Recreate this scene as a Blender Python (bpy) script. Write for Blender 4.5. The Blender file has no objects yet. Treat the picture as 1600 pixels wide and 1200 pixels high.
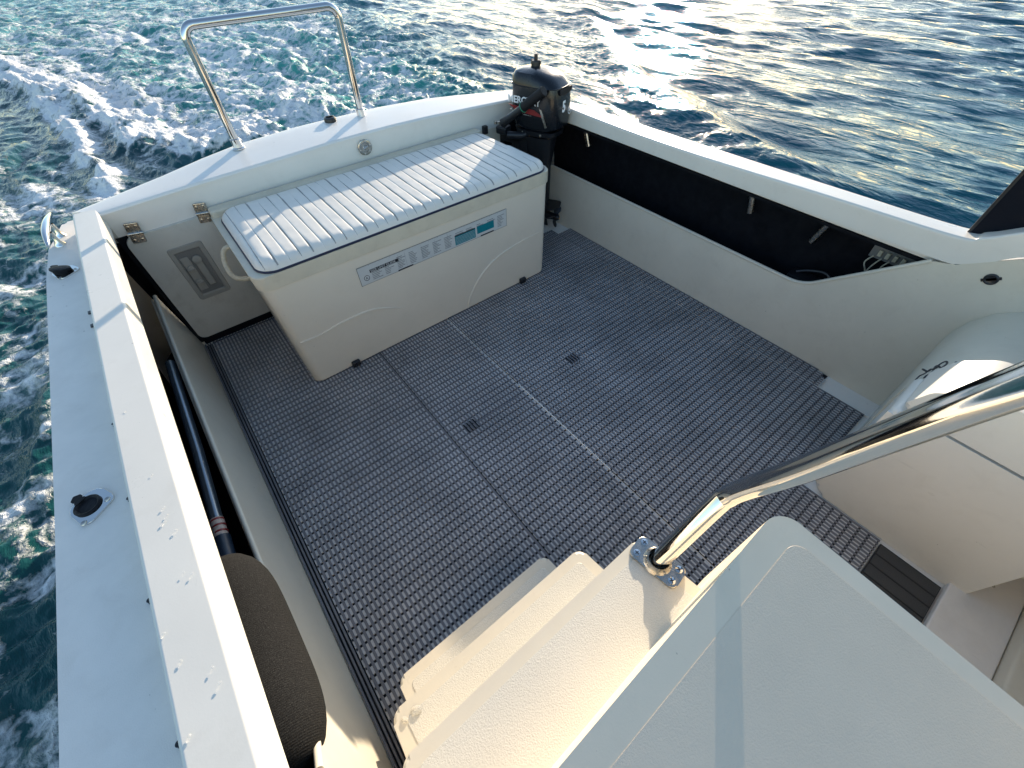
import bpy, bmesh, math, random
import numpy as np
from mathutils import Vector, Matrix
random.seed(7); rng = np.random.RandomState(11)
S = bpy.context.scene; COL = S.collection
R = math.radians
# ------------------------------------------------------------------ camera
RM = ((0.7827651, -0.4827168, 0.3927636), (-0.6219883, -0.5863329, 0.5189839), (-0.0202320, -0.6505368, -0.7592052))
cam = bpy.data.objects.new('camera', bpy.data.cameras.new('camera')); COL.objects.link(cam)
m = Matrix.Identity(4)
for i in range(3):
    m[i][0] = RM[i][0]; m[i][1] = -RM[i][1]; m[i][2] = -RM[i][2]
m[0][3], m[1][3], m[2][3] = 0, 0, 1.5
cam.matrix_world = m
cam.data.sensor_width = 36; cam.data.lens = 655 / 1600 * 36
cam.data.clip_start = 0.02; cam.data.clip_end = 6000
S.camera = cam
# ------------------------------------------------------------------ light
SUN_AZ, SUN_EL = 53.0, 12.0           # azimuth from +Y towards +X
W = bpy.data.worlds.new('World'); S.world = W; W.use_nodes = True
nt = W.node_tree; bg = nt.nodes['Background']
sky = nt.nodes.new('ShaderNodeTexSky'); sky.sky_type = 'NISHITA'; sky.sun_disc = False
sky.sun_elevation = R(SUN_EL); sky.sun_rotation = R(SUN_AZ)
sky.air_density = 1.0; sky.dust_density = 0.45; sky.ozone_density = 1.5
nt.links.new(sky.outputs[0], bg.inputs[0]); bg.inputs[1].default_value = 0.15
sl = bpy.data.lights.new('sun', 'SUN'); sl.energy = 3.9; sl.angle = R(0.5); sl.color = (1.0, 0.84, 0.65)
sun = bpy.data.objects.new('sun', sl); COL.objects.link(sun)
sd = Vector((math.sin(R(SUN_AZ)) * math.cos(R(SUN_EL)), math.cos(R(SUN_AZ)) * math.cos(R(SUN_EL)), math.sin(R(SUN_EL))))
sun.rotation_euler = (-sd).to_track_quat('-Z', 'Y').to_euler(); sun.location = sd * 20
S.view_settings.view_transform = 'Standard'; S.view_settings.look = 'None'
S.view_settings.exposure = 1.08; S.view_settings.gamma = 1.0
S.render.engine = 'CYCLES'

# ------------------------------------------------------------------ materials
def newmat(name):
    M = bpy.data.materials.new(name); M.use_nodes = True
    return M, M.node_tree, M.node_tree.nodes['Principled BSDF']
def N(t, kind, **kw):
    n = t.nodes.new(kind)
    for k, v in kw.items(): setattr(n, k, v)
    return n
def L(t, a, b): t.links.new(a, b)
def noise(t, scale, detail=3, rough=0.55, coord=None, dist=0.0):
    n = N(t, 'ShaderNodeTexNoise'); n.inputs['Scale'].default_value = scale
    n.inputs['Detail'].default_value = detail; n.inputs['Roughness'].default_value = rough
    n.inputs['Distortion'].default_value = dist
    if coord is not None: L(t, coord, n.inputs['Vector'])
    return n.outputs['Fac']
def ramp(t, fac, stops):
    r = N(t, 'ShaderNodeValToRGB'); e = r.color_ramp.elements
    while len(e) < len(stops): e.new(0.5)
    for el, (p, c) in zip(e, stops):
        el.position = p; el.color = (*c, 1) if len(c) == 3 else c
    L(t, fac, r.inputs[0]); return r.outputs[0]
def mathn(t, op, a, b=None, clamp=False):
    n = N(t, 'ShaderNodeMath', operation=op); n.use_clamp = clamp
    for i, v in enumerate((a, b)):
        if v is None: continue
        if hasattr(v, 'links'): L(t, v, n.inputs[i])
        else: n.inputs[i].default_value = v
    return n.outputs[0]
def mix(t, fac, a, b):
    n = N(t, 'ShaderNodeMix', data_type='RGBA')
    for s, v in ((n.inputs[0], fac), (n.inputs[6], a), (n.inputs[7], b)):
        if hasattr(v, 'links'): L(t, v, s)
        elif isinstance(v, tuple): s.default_value = (*v, 1)
        else: s.default_value = v
    return n.outputs[2]
def bump(t, h, strength, dist, prev=None):
    b = N(t, 'ShaderNodeBump'); b.inputs['Strength'].default_value = strength
    b.inputs['Distance'].default_value = dist; L(t, h, b.inputs['Height'])
    if prev is not None: L(t, prev, b.inputs['Normal'])
    return b.outputs['Normal']
def surf(name, col, rough=0.4, var=0.06, vscale=6, bscale=0, bstr=0.3, bdist=0.001, metal=0, coat=0, spec=0.5, dirt=0, scratch=False):
    M, t, b = newmat(name)
    co = N(t, 'ShaderNodeTexCoord').outputs['Object']
    f = noise(t, vscale, 5, 0.6, co)
    lo = tuple(c * (1 - var) for c in col); hi = tuple(min(1, c * (1 + var)) for c in col)
    c = ramp(t, f, [(0.3, lo), (0.7, hi)])
    if dirt:
        d = noise(t, 13, 6, 0.7, co, 0.6)
        dm = ramp(t, d, [(0.52, (0, 0, 0)), (0.78, (dirt,) * 3)])
        c = mix(t, dm, c, tuple(x * k for x, k in zip(col, (0.55, 0.50, 0.42))))
        mp = N(t, 'ShaderNodeMapping'); mp.inputs['Scale'].default_value = (30, 3.2, 18); mp.inputs['Rotation'].default_value = (0.2, 0.3, 0.7); L(t, co, mp.inputs['Vector'])
        sc = ramp(t, noise(t, 3.0, 3, 0.6, mp.outputs[0], 0.4), [(0.70, (0, 0, 0)), (0.76, (0.22,) * 3)])
        c = mix(t, sc, c, tuple(x * 0.66 for x in col))
        sk = ramp(t, noise(t, 70, 2, 0.5, co), [(0.765, (0, 0, 0)), (0.79, (0.55,) * 3)])
        c = mix(t, sk, c, (0.22, 0.19, 0.15))
    L(t, c, b.inputs['Base Color'])
    rr = ramp(t, noise(t, vscale * 2.3, 4, 0.6, co), [(0.3, (rough * 0.8,) * 3), (0.75, (min(1, rough * 1.25),) * 3)])
    L(t, rr, b.inputs['Roughness'])
    b.inputs['Metallic'].default_value = metal
    b.inputs['Coat Weight'].default_value = coat; b.inputs['Coat Roughness'].default_value = 0.08
    b.inputs['Specular IOR Level'].default_value = spec
    if bscale:
        L(t, bump(t, noise(t, bscale, 3, 0.6, co), bstr, bdist), b.inputs['Normal'])
    return M
CREAM = (0.745, 0.675, 0.535); WHITE = (0.83, 0.80, 0.735)
M_gel = surf('gelcoat_cream', CREAM, 0.32, 0.035, 5, 260, 0.10, 0.0008, coat=0.25, dirt=0.10)
M_coam = surf('gelcoat_offwhite', (0.77, 0.735, 0.655), 0.34, 0.03, 5, 260, 0.10, 0.0008, coat=0.2, dirt=0.12)
M_white = surf('gelcoat_white', WHITE, 0.35, 0.03, 4, 240, 0.12, 0.0008, coat=0.2, dirt=0.10)
M_deck = surf('deck_gelcoat', (0.83, 0.775, 0.70), 0.55, 0.05, 9, 420, 0.35, 0.0012, dirt=0.14)
M_hatch = surf('worn_gelcoat', (0.60, 0.585, 0.52), 0.4, 0.06, 7, 300, 0.15, 0.0008, coat=0.1, dirt=0.35)
M_liner = surf('liner_gelcoat', (0.69, 0.635, 0.515), 0.35, 0.04, 5, 300, 0.12, 0.0008, coat=0.15, dirt=0.15)
M_steel = surf('polished_steel', (0.72, 0.71, 0.69), 0.07, 0.03, 12, 60, 0.03, 0.001, metal=1)
M_steel2 = surf('tarnished_steel', (0.50, 0.47, 0.42), 0.26, 0.2, 40, 300, 0.2, 0.0008, metal=1, dirt=0.4)
M_black = surf('black_plastic', (0.012, 0.013, 0.016), 0.35, 0.2, 30, 400, 0.1, 0.0005)
M_rubber = surf('black_rubber', (0.010, 0.010, 0.012), 0.6, 0.2, 60, spec=0.25)
M_dark = surf('dark_lining_and_shade', (0.006, 0.007, 0.010), 0.85, 0.3, 12, spec=0.15)  # pocket lining, and flat panels painted for the shade of openings
M_navy = surf('navy_piping', (0.012, 0.014, 0.04), 0.5, 0.1, 50)
M_vinyl = surf('white_vinyl', (0.77, 0.73, 0.65), 0.45, 0.03, 14, 500, 0.22, 0.0007, dirt=0.10)
M_seam = surf('cushion_groove', (0.40, 0.38, 0.35), 0.7, 0.1, 60)  # darker tone along the pleat grooves
M_boxing = surf('cream_vinyl_side', (0.66, 0.59, 0.455), 0.5, 0.05, 14, 500, 0.2, 0.0007, dirt=0.3)
M_box = surf('cream_moulded_plastic', (0.78, 0.70, 0.565), 0.38, 0.025, 4, 350, 0.10, 0.0008, dirt=0.07)
M_rope = surf('cream_webbing', (0.62, 0.56, 0.42), 0.8, 0.15, 80, 600, 0.5, 0.001)
M_fabric = None
def fabric():
    M, t, b = newmat('ribbed_dark_cloth')
    co = N(t, 'ShaderNodeTexCoord').outputs['Object']
    w = N(t, 'ShaderNodeTexWave'); w.inputs['Scale'].default_value = 75; w.bands_direction = 'Y'; w.inputs['Distortion'].default_value = 0.6
    L(t, co, w.inputs['Vector'])
    n = noise(t, 500, 2, 0.6, co)
    c = ramp(t, n, [(0.35, (0.009, 0.009, 0.009)), (0.66, (0.028, 0.028, 0.027)), (0.82, (0.10, 0.10, 0.09))])
    L(t, c, b.inputs['Base Color']); b.inputs['Roughness'].default_value = 0.95; b.inputs['Specular IOR Level'].default_value = 0.1
    L(t, bump(t, w.outputs['Fac'], 0.25, 0.0015, bump(t, n, 0.5, 0.001)), b.inputs['Normal'])
    return M
M_fabric = fabric()
def nonskid(name, col, scale=330, strength=0.5):
    M, t, b = newmat(name)
    co = N(t, 'ShaderNodeTexCoord').outputs['Object']
    v = noise(t, scale, 4, 0.65, co); big = noise(t, 4, 4, 0.6, co)
    c = ramp(t, big, [(0.3, tuple(x * 0.95 for x in col)), (0.7, tuple(x * 1.03 for x in col))])
    sp = noise(t, 90, 5, 0.75, co)
    sm_ = ramp(t, sp, [(0.74, (0, 0, 0)), (0.78, (0.5, 0.5, 0.5))])
    c = mix(t, sm_, c, (0.30, 0.27, 0.22))
    L(t, c, b.inputs['Base Color']); b.inputs['Roughness'].default_value = 0.5
    L(t, bump(t, v, strength, 0.0022), b.inputs['Normal'])
    return M
M_tread = nonskid('nonskid_cream', (0.715, 0.675, 0.575))
M_top = nonskid('nonskid_grey_cream', (0.78, 0.665, 0.51), 300, 0.5)
M_topedge = surf('cream_sunlit_edge', (0.84, 0.72, 0.55), 0.6, 0.03, 5, 260, 0.12, 0.0008, spec=0.25, dirt=0.1)  # paler than the tread: sunlight on the rim put into the colour
def matmat(name, col, rough):
    M, t, b = newmat(name)
    co = N(t, 'ShaderNodeTexCoord').outputs['Object']
    c = ramp(t, noise(t, 4, 6, 0.7, co, 0.4), [(0.3, tuple(x * 0.70 for x in col)), (0.7, tuple(x * 1.18 for x in col))])
    c = mix(t, ramp(t, noise(t, 60, 2, 0.5, co), [(0.66, (0, 0, 0)), (0.74, (0.35,) * 3)]), c, tuple(x * 0.5 for x in col))
    L(t, c, b.inputs['Base Color'])
    L(t, ramp(t, noise(t, 40, 3, 0.6, co), [(0.3, (rough * 0.7,) * 3), (0.7, (rough * 1.3,) * 3)]), b.inputs['Roughness'])
    return M
M_bar = matmat('mat_grey_bar', (0.160, 0.158, 0.170), 0.48)
M_strap = matmat('mat_strap_sky_sheen', (0.52, 0.505, 0.485), 0.45)  # same PVC as the bars; sky sheen painted as a paler tone
M_under = matmat('mat_hole_shade_and_plate', (0.010, 0.011, 0.016), 0.8)  # black painted for shade in the mat holes; also colours the joining plates
M_teal = surf('teal_print', (0.0, 0.20, 0.24), 0.4, 0.05, 30)
M_paper = surf('label_film', (0.60, 0.61, 0.58), 0.35, 0.03, 30)
M_ink = surf('black_ink', (0.03, 0.03, 0.035), 0.5, 0.05, 30)
M_ink2 = surf('grey_ink', (0.22, 0.23, 0.23), 0.5, 0.2, 60)
M_letter = surf('white_lettering', (0.80, 0.81, 0.82), 0.4, 0.02, 30)
M_red = surf('red_stripe', (0.22, 0.012, 0.012), 0.35, 0.05, 30)
M_green = surf('green_cord', (0.02, 0.25, 0.14), 0.5, 0.05, 30)
M_cowl = surf('gloss_black_cowl', (0.008, 0.010, 0.014), 0.24, 0.1, 20, coat=0.25, spec=0.35)
M_grey = surf('grey_plastic', (0.20, 0.20, 0.19), 0.5, 0.05, 20)
M_latch = surf('pale_grey_plastic', (0.36, 0.35, 0.31), 0.42, 0.06, 20)
M_pole = surf('blue_grey_tube', (0.16, 0.20, 0.24), 0.2, 0.08, 20, metal=0.7)
M_blue = surf('navy_sleeve', (0.012, 0.025, 0.045), 0.4, 0.1, 30)
M_speck = nonskid('speckled_black_grip', (0.05, 0.05, 0.05), 260, 0.7)
M_drop, _t, _b = newmat('clear_water')
_b.inputs['Base Color'].default_value = (0.9, 0.9, 0.88, 1); _b.inputs['Roughness'].default_value = 0.03; _b.inputs['IOR'].default_value = 1.33; _b.inputs['Transmission Weight'].default_value = 0.85
M_glass = surf('dark_tinted_panel', (0.003, 0.006, 0.013), 0.5, 0.1, 8, spec=0.12)

# ------------------------------------------------------------------ mesh helpers
def obj(name, me, mat, parent=None, smooth=False, loc=None):
    o = bpy.data.objects.new(name, me); COL.objects.link(o)
    for mm in (mat if isinstance(mat, (list, tuple)) else [mat]): me.materials.append(mm)
    if smooth:
        for p in me.polygons: p.use_smooth = True
        if smooth != 'all':
            me.set_sharp_from_angle(angle=R(40))
    if parent is not None: o.parent = parent
    if loc: o.location = loc
    return o
def bm_obj(name, bm, mat, parent=None, smooth=True):
    bmesh.ops.recalc_face_normals(bm, faces=bm.faces)
    me = bpy.data.meshes.new(name); bm.to_mesh(me); bm.free()
    o = obj(name, me, mat, parent, smooth)
    if smooth:
        w = o.modifiers.new('weighted', 'WEIGHTED_NORMAL'); w.keep_sharp = True; w.weight = 80
    return o
def tag(o, label, cat=None, group=None, kind=None):
    if label: o['label'] = label
    if cat: o['category'] = cat
    if group: o['group'] = group
    if kind: o['kind'] = kind
    return o
def empty(name, loc, rz=0):
    o = bpy.data.objects.new(name, None); COL.objects.link(o); o.location = loc; o.rotation_euler[2] = rz
    o.empty_display_size = 0.1; return o
def add_box(bm, x0, x1, y0, y1, z0, z1, bev=0, seg=2, mi=0, mtx=None):
    vs = [bm.verts.new((x, y, z)) for x in (x0, x1) for y in (y0, y1) for z in (z0, z1)]
    F = [(0, 1, 3, 2), (4, 6, 7, 5), (0, 4, 5, 1), (2, 3, 7, 6), (0, 2, 6, 4), (1, 5, 7, 3)]
    fs = [bm.faces.new([vs[i] for i in f]) for f in F]
    for f in fs: f.material_index = mi
    if bev:
        ed = list({e for f in fs for e in f.edges})
        r = bmesh.ops.bevel(bm, geom=ed, offset=bev, segments=seg, affect='EDGES', profile=0.6)
        fs = r['faces']; vs = list({v for f in r['faces'] for v in f.verts} | {v for v in vs if v.is_valid})
        for f in fs: f.material_index = mi
    if mtx is not None: bmesh.ops.transform(bm, matrix=mtx, verts=vs)
    return vs
def roundpoly(pts, rad, seg=6):
    out = []; n = len(pts)
    for i in range(n):
        p = Vector(pts[i]); a = Vector(pts[i - 1]); b = Vector(pts[(i + 1) % n])
        r = rad[i] if isinstance(rad, (list, tuple)) else rad
        if r <= 0: out.append(tuple(p)); continue
        u = (a - p).normalized(); v = (b - p).normalized()
        half = math.acos(max(-1, min(1, u.dot(v)))) / 2
        d = min(r / max(math.tan(half), 1e-4), (a - p).length * 0.49, (b - p).length * 0.49)
        rr = d * math.tan(half)
        c = p + (u + v).normalized() * (rr / math.sin(half))
        s0 = p + u * d - c; s1 = p + v * d - c
        a0 = math.atan2(s0.y, s0.x); a1 = math.atan2(s1.y, s1.x)
        da = (a1 - a0 + math.pi) % (2 * math.pi) - math.pi
        for k in range(seg + 1):
            t = a0 + da * k / seg; out.append((c.x + rr * math.cos(t), c.y + rr * math.sin(t)))
    return out
AX = {'z': lambda a, b, h: (a, b, h), 'x': lambda a, b, h: (h, a, b), 'y': lambda a, b, h: (a, h, b)}
def add_prism(bm, poly, h0, h1, axis='z', bev=0, seg=3, both=False, mi=0, mtx=None):
    f = AX[axis]; n = len(poly)
    lo = [bm.verts.new(f(a, b, h0)) for a, b in poly]; hi = [bm.verts.new(f(a, b, h1)) for a, b in poly]
    fb = bm.faces.new(lo[::-1]); ft = bm.faces.new(hi)
    sides = [bm.faces.new((lo[i], lo[(i + 1) % n], hi[(i + 1) % n], hi[i])) for i in range(n)]
    for q in sides + [fb, ft]: q.material_index = mi
    vs = lo + hi
    if bev:
        ed = list(ft.edges) + (list(fb.edges) if both else [])
        r = bmesh.ops.bevel(bm, geom=ed, offset=bev, segments=seg, affect='EDGES', profile=0.5)
        vs = list({v for q in r['faces'] for v in q.verts} | {v for v in vs if v.is_valid})
        for q in r['faces']: q.material_index = mi
    if mtx is not None: bmesh.ops.transform(bm, matrix=mtx, verts=vs)
    return vs
def prism(name, poly, h0, h1, mat, parent=None, axis='z', bev=0, seg=3, both=False):
    bm = bmesh.new(); add_prism(bm, poly, h0, h1, axis, bev, seg, both)
    return bm_obj(name, bm, mat, parent)
def box(name, x0, x1, y0, y1, z0, z1, mat, parent=None, bev=0.003, seg=2):
    bm = bmesh.new(); add_box(bm, x0, x1, y0, y1, z0, z1, bev, seg); return bm_obj(name, bm, mat, parent)
def catmull(P, n=8, closed=False):
    P = [Vector(p) for p in P]; out = []
    m_ = len(P); rngi = range(m_ if closed else m_ - 1)
    for i in rngi:
        if closed: a, b, c, d = P[i - 1], P[i], P[(i + 1) % m_], P[(i + 2) % m_]
        else: a, b, c, d = P[max(i - 1, 0)], P[i], P[i + 1], P[min(i + 2, m_ - 1)]
        for k in range(n):
            t = k / n
            out.append(0.5 * ((2 * b) + (c - a) * t + (2 * a - 5 * b + 4 * c - d) * t * t + (3 * b - a - 3 * c + d) * t ** 3))
    if not closed: out.append(P[-1])
    return out
def add_tube(bm, P, r, seg=12, closed=False, mi=0, cap=True, squash=None):
    P = [Vector(p) for p in P]; n = len(P); rings = []
    T = []
    for i in range(n):
        a = P[i - 1] if (i > 0 or closed) else P[i]; b = P[(i + 1) % n] if (i < n - 1 or closed) else P[i]
        T.append((b - a).normalized())
    nrm = T[0].orthogonal().normalized()
    for i in range(n):
        nrm = (nrm - T[i] * nrm.dot(T[i])).normalized(); bn = T[i].cross(nrm)
        rr = r[i] if isinstance(r, (list, tuple)) else r
        rings.append([bm.verts.new(P[i] + (nrm * math.cos(2 * math.pi * k / seg) + bn * math.sin(2 * math.pi * k / seg)) * rr) for k in range(seg)])
    for i in range(n if closed else n - 1):
        A, B = rings[i], rings[(i + 1) % n]
        for k in range(seg):
            f = bm.faces.new((A[k], A[(k + 1) % seg], B[(k + 1) % seg], B[k])); f.material_index = mi
    if cap and not closed:
        bm.faces.new(rings[0][::-1]).material_index = mi; bm.faces.new(rings[-1]).material_index = mi
    return [v for r_ in rings for v in r_]
def tube(name, P, r, mat, parent=None, seg=14, closed=False):
    bm = bmesh.new(); add_tube(bm, P, r, seg, closed); return bm_obj(name, bm, mat, parent)
def add_lathe(bm, prof, seg=24, mtx=None, mi=0):
    rings = []
    for r, z in prof:
        rings.append([bm.verts.new((r * math.cos(2 * math.pi * k / seg), r * math.sin(2 * math.pi * k / seg), z)) for k in range(seg)] if r > 1e-6 else [bm.verts.new((0, 0, z))])
    for A, B in zip(rings, rings[1:]):
        for k in range(seg):
            k2 = (k + 1) % seg
            v = ([A[0]] if len(A) == 1 else [A[k], A[k2]]) + ([B[0]] if len(B) == 1 else [B[k2], B[k]])
            if len(v) > 2: bm.faces.new(v).material_index = mi
    vs = [v for r_ in rings for v in r_]
    if mtx is not None: bmesh.ops.transform(bm, matrix=mtx, verts=vs)
    return vs
def lathe(name, prof, mat, parent=None, mtx=None, seg=24):
    bm = bmesh.new(); add_lathe(bm, prof, seg, mtx); return bm_obj(name, bm, mat, parent)
def fillet_path(pts, r, seg=8):
    out = [Vector(pts[0])]
    for i in range(1, len(pts) - 1):
        p = Vector(pts[i]); u = (Vector(pts[i - 1]) - p).normalized(); v = (Vector(pts[i + 1]) - p).normalized()
        half = u.angle(v) / 2; d = r / math.tan(half); c = p + (u + v).normalized() * (r / math.sin(half))
        s0 = p + u * d - c; s1 = p + v * d - c
        for k in range(seg + 1): out.append(c + s0.slerp(s1, k / seg).normalized() * r)
    out.append(Vector(pts[-1])); return out
def add_text(bm, body, size, mtx, mi=0, ext=0.0004, bold=0.0):
    cu = bpy.data.curves.new('t', 'FONT'); cu.body = body; cu.size = size; cu.extrude = ext; cu.offset = bold
    o = bpy.data.objects.new('t', cu); COL.objects.link(o)
    dg = bpy.context.evaluated_depsgraph_get(); me = bpy.data.meshes.new_from_object(o.evaluated_get(dg))
    me.transform(mtx)
    n0 = len(bm.faces); bm.from_mesh(me); bm.faces.ensure_lookup_table()
    for f in bm.faces[n0:]: f.material_index = mi
    bpy.data.objects.remove(o); bpy.data.curves.remove(cu); bpy.data.meshes.remove(me)
def tm(x, y, z): return Matrix.Translation((x, y, z))
def rot(a, ax): return Matrix.Rotation(R(a), 4, ax)

# ------------------------------------------------------------------ noise for the sea
_perm = rng.permutation(256); _perm = np.concatenate([_perm, _perm]); _g = rng.uniform(0, 2 * np.pi, 256)
def pnoise(x, y):
    xi = np.floor(x).astype(int); yi = np.floor(y).astype(int); xf = x - xi; yf = y - yi
    u = xf ** 3 * (xf * (xf * 6 - 15) + 10); v = yf ** 3 * (yf * (yf * 6 - 15) + 10)
    def gr(ix, iy, dx, dy):
        h = _perm[_perm[ix & 255] + (iy & 255)]; a = _g[h & 255]; return np.cos(a) * dx + np.sin(a) * dy
    a = gr(xi, yi, xf, yf); b = gr(xi + 1, yi, xf - 1, yf); c = gr(xi, yi + 1, xf, yf - 1); d = gr(xi + 1, yi + 1, xf - 1, yf - 1)
    return (a + (b - a) * u) + ((c + (d - c) * u) - (a + (b - a) * u)) * v * 1.0
def fbm(x, y, o=4, g=0.5, ridge=False):
    s = 0; a = 1.0
    for i in range(o):
        n = pnoise(x * 2 ** i + 17.3 * i, y * 2 ** i - 9.1 * i) * 1.5
        s = s + a * ((1 - 2 * np.abs(n)) if ridge else n); a *= g
    return s
def sstep(a, b, x):
    t = np.clip((x - a) / (b - a), 0, 1); return t * t * (3 - 2 * t)
def polydist(x, y, pts):
    best = np.full(x.shape, 1e9); side = np.zeros(x.shape)
    for (ax, ay), (bx, by) in zip(pts, pts[1:]):
        dx, dy = bx - ax, by - ay; l2 = dx * dx + dy * dy
        t = np.clip(((x - ax) * dx + (y - ay) * dy) / l2, 0, 1)
        d = np.hypot(x - ax - t * dx, y - ay - t * dy); mk = d < best
        best = np.where(mk, d, best); side = np.where(mk, np.sign((x - ax) * dy - (y - ay) * dx), side)
    return best, side

# ------------------------------------------------------------------ water
WZ = -0.35
def build_water():
    fine = np.arange(-58, 98, 0.17); coarse = np.arange(98, 302, 2.0)
    ang = np.radians(np.concatenate([fine, coarse]))
    rad = [0.35]
    while rad[-1] < 30: rad.append(rad[-1] * 1.0052)
    while rad[-1] < 4500: rad.append(rad[-1] * 1.05)
    rad = np.array(rad); dr = np.gradient(rad)
    A, Rr = np.meshgrid(ang, rad); x = Rr * np.sin(A); y = Rr * np.cos(A)
    D = np.meshgrid(ang, dr)[1]
    near = 1 - sstep(22, 40, Rr)
    # masks of the wake (world metres, boat moving towards -Y)
    c1 = [(-1.62, 13.5), (-1.2, 11.8), (-.92, 9.9), (-.77, 8.5), (-.62, 7.2), (-.56, 6.3), (-.51, 5.6), (-.48, 4.8)]
    c2 = [(-2.4, 13.5), (-.95, 10.5), (-.60, 9.6), (-.37, 8.45), (-.21, 7.4), (0.0, 6.5), (.35, 6.0), (.9, 5.9)]
    wx = x + 0.16 * fbm(x * 1.3, y * 1.3, 3); wy = y + 0.16 * fbm(x * 1.3 + 40, y * 1.3 + 7, 3)
    d1, s1 = polydist(wx, wy, c1); d2, s2 = polydist(wx, wy, c2)
    # wake core: between crest2 and the quiet water to starboard
    core = sstep(0.0, 0.5, (wx - (0.9 - 0.28 * (wy - 6.0)) )) * (1 - sstep(2.6, 5.2, wx - 0.25 * (wy - 6))) * sstep(4.0, 5.5, wy) * (1 - sstep(24, 34, wy) * 0.4)
    left = sstep(4.5, 6.5, wy) * sstep(-0.2, 0.35, np.where(s2 < 0, d2, -d2)) * (1 - sstep(3.0, 5.0, wx))
    turb = np.clip(core + left * 0.9, 0, 1)
    boil = sstep(2.6, 3.6, wx) * (1 - sstep(6.5, 9.5, wx)) * sstep(4.5, 6.5, wy)
    # ambient wind ripples, crests lying roughly along the boat
    h = np.zeros_like(x)
    wox = x + 0.5 * fbm(x * 0.35, y * 0.35, 2); woy = y + 0.5 * fbm(x * 0.35 + 9, y * 0.35 + 3, 2)
    for i in range(72):
        lam = 0.16 * (1.7 / 0.16) ** ((i + rng.rand()) / 72)
        th = R(rng.normal(8, 17)); k = 2 * np.pi / lam
        a = lam * 0.0068 * (0.7 + 0.6 * rng.rand()) * (0.8 if lam > 0.7 else 1.1)
        fade = 1 - sstep(0.12, 0.32, D / lam)
        ph = k * (wox * math.cos(th) + woy * math.sin(th)) + rng.rand() * 6.28
        sn = np.sin(ph)
        h += a * fade * (sn + 0.25 * np.cos(2 * ph))
    h *= 0.75 + 0.55 * fbm(x * 0.22 + 3, y * 0.22, 2)
    # wake chop
    mf = near
    n1 = fbm(wx * 1.1, wy * 1.9, 3, 0.5, True); n2 = fbm(wx * 4.2, wy * 6.0, 3, 0.55, True); n3 = fbm(wx * 13, wy * 17, 2, 0.5)
    f1 = 1 - sstep(0.04, 0.12, D)
    h += turb * (0.045 * n1 + 0.020 * n2 * f1 + 0.007 * n3 * (1 - sstep(0.015, 0.05, D))) * mf
    h += boil * (0.030 * fbm(wx * 0.7, wy * 0.8, 3) + 0.008 * fbm(wx * 3.5, wy * 2.5, 3, 0.5, True)) * mf
    port = 1 - sstep(-0.9, -0.5, x + 0.02 * y)
    h += port * (0.020 * fbm(x * 2.2, y * 3.2, 3, 0.5, True) + 0.008 * fbm(x * 8, y * 12, 2)) * mf * (1 - sstep(5, 12, y) * 0.5)
    lump = np.clip(fbm(x * 5.5, y * 5.5, 3) + 0.55, 0, 2)
    e1 = np.exp(-(d1 / 0.16) ** 2) * sstep(4.6, 6.0, y); h += e1 * (0.05 + 0.05 * lump) * mf
    e2 = np.exp(-(d2 / 0.20) ** 2); h += e2 * (0.10 + 0.06 * lump) * mf * (0.4 + 0.6 * sstep(-1.2, -0.4, x))
    h += np.exp(-((x - 1.5) / 0.8) ** 2 - ((y - 6.3) / 0.55) ** 2) * (0.10 + 0.06 * lump)
    # starboard stern wave
    c3 = [(4.85, 1.1), (4.95, 1.7), (5.15, 2.4), (5.5, 3.3), (6.2, 4.9), (7.2, 6.4), (8.6, 8.2), (10.5, 10.4)]
    d3, s3 = polydist(x, y, c3); o3 = d3 * s3
    env3 = sstep(0.9, 2.2, y) * (1 - sstep(8, 11, y))
    h += env3 * (0.085 * np.exp(-(o3 / 0.30) ** 2) - 0.045 * np.exp(-((o3 - 0.55) / 0.4) ** 2))
    h += env3 * np.exp(-((o3 + 0.35) / 0.5) ** 2) * 0.010 * fbm(x * 7, y * 7, 3, 0.5, True)
    h += 0.05 * np.exp(-((x - 6.3) / 1.3) ** 2 - ((y - 10.5) / 0.9) ** 2) * 1.0
    # keep water out of the hull
    inb = (x > -0.60) & (x < 2.25) & (y > -4) & (y < 2.75)
    h = np.where(inb, np.minimum(h, 0) - 0.15, h)
    # foam
    F = np.zeros_like(x)
    F = np.maximum(F, np.exp(-(d1 / 0.26) ** 2) * 1.05 * sstep(4.9, 5.8, y))
    band2 = np.where(s2 < 0, np.exp(-(d2 / 1.5) ** 2), np.exp(-(d2 / 0.15) ** 2))
    F = np.maximum(F, band2 * 1.05)
    F = np.maximum(F, 1.0 * np.exp(-((wx - 1.35) / 1.5) ** 2 - ((wy - 6.5) / 1.1) ** 2))
    F = np.maximum(F, left * (0.50 + 0.24 * fbm(x * 0.5, y * 1.4, 3)) * (1 - sstep(14, 26, y) * 0.25))
    F = np.maximum(F, core * (0.70 + 0.24 * fbm(wx * 0.9, wy * 0.7, 3)) * (1 - sstep(12, 22, y) * 0.4))
    F = np.maximum(F, boil * (0.10 + 0.16 * fbm(wx * 0.8, wy * 0.8, 3)))
    lace = 1 - sstep(-0.9, -0.6, x)
    wlace = lace * (1 - sstep(6.5, 9.5, y))
    F = np.maximum(F, wlace * (0.50 + 0.36 * fbm(x * 0.8 + 5, y * 1.1, 3)) * sstep(-2.2, -1.3, x + 0.1 * y * 0))
    F = np.clip(F, 0, 1) * near
    T = np.clip(0.9 * np.exp(-((x - 2.6) / 1.15) ** 2 - ((y - 9.0) / 3.4) ** 2) + 0.38 * core + 0.20 * left + 0.06 * lace + 0.15 * F, 0, 1)
    h += F * 0.012 * fbm(x * 16, y * 16, 2) * (1 - sstep(0.02, 0.05, D))
    nr, na = A.shape
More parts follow.
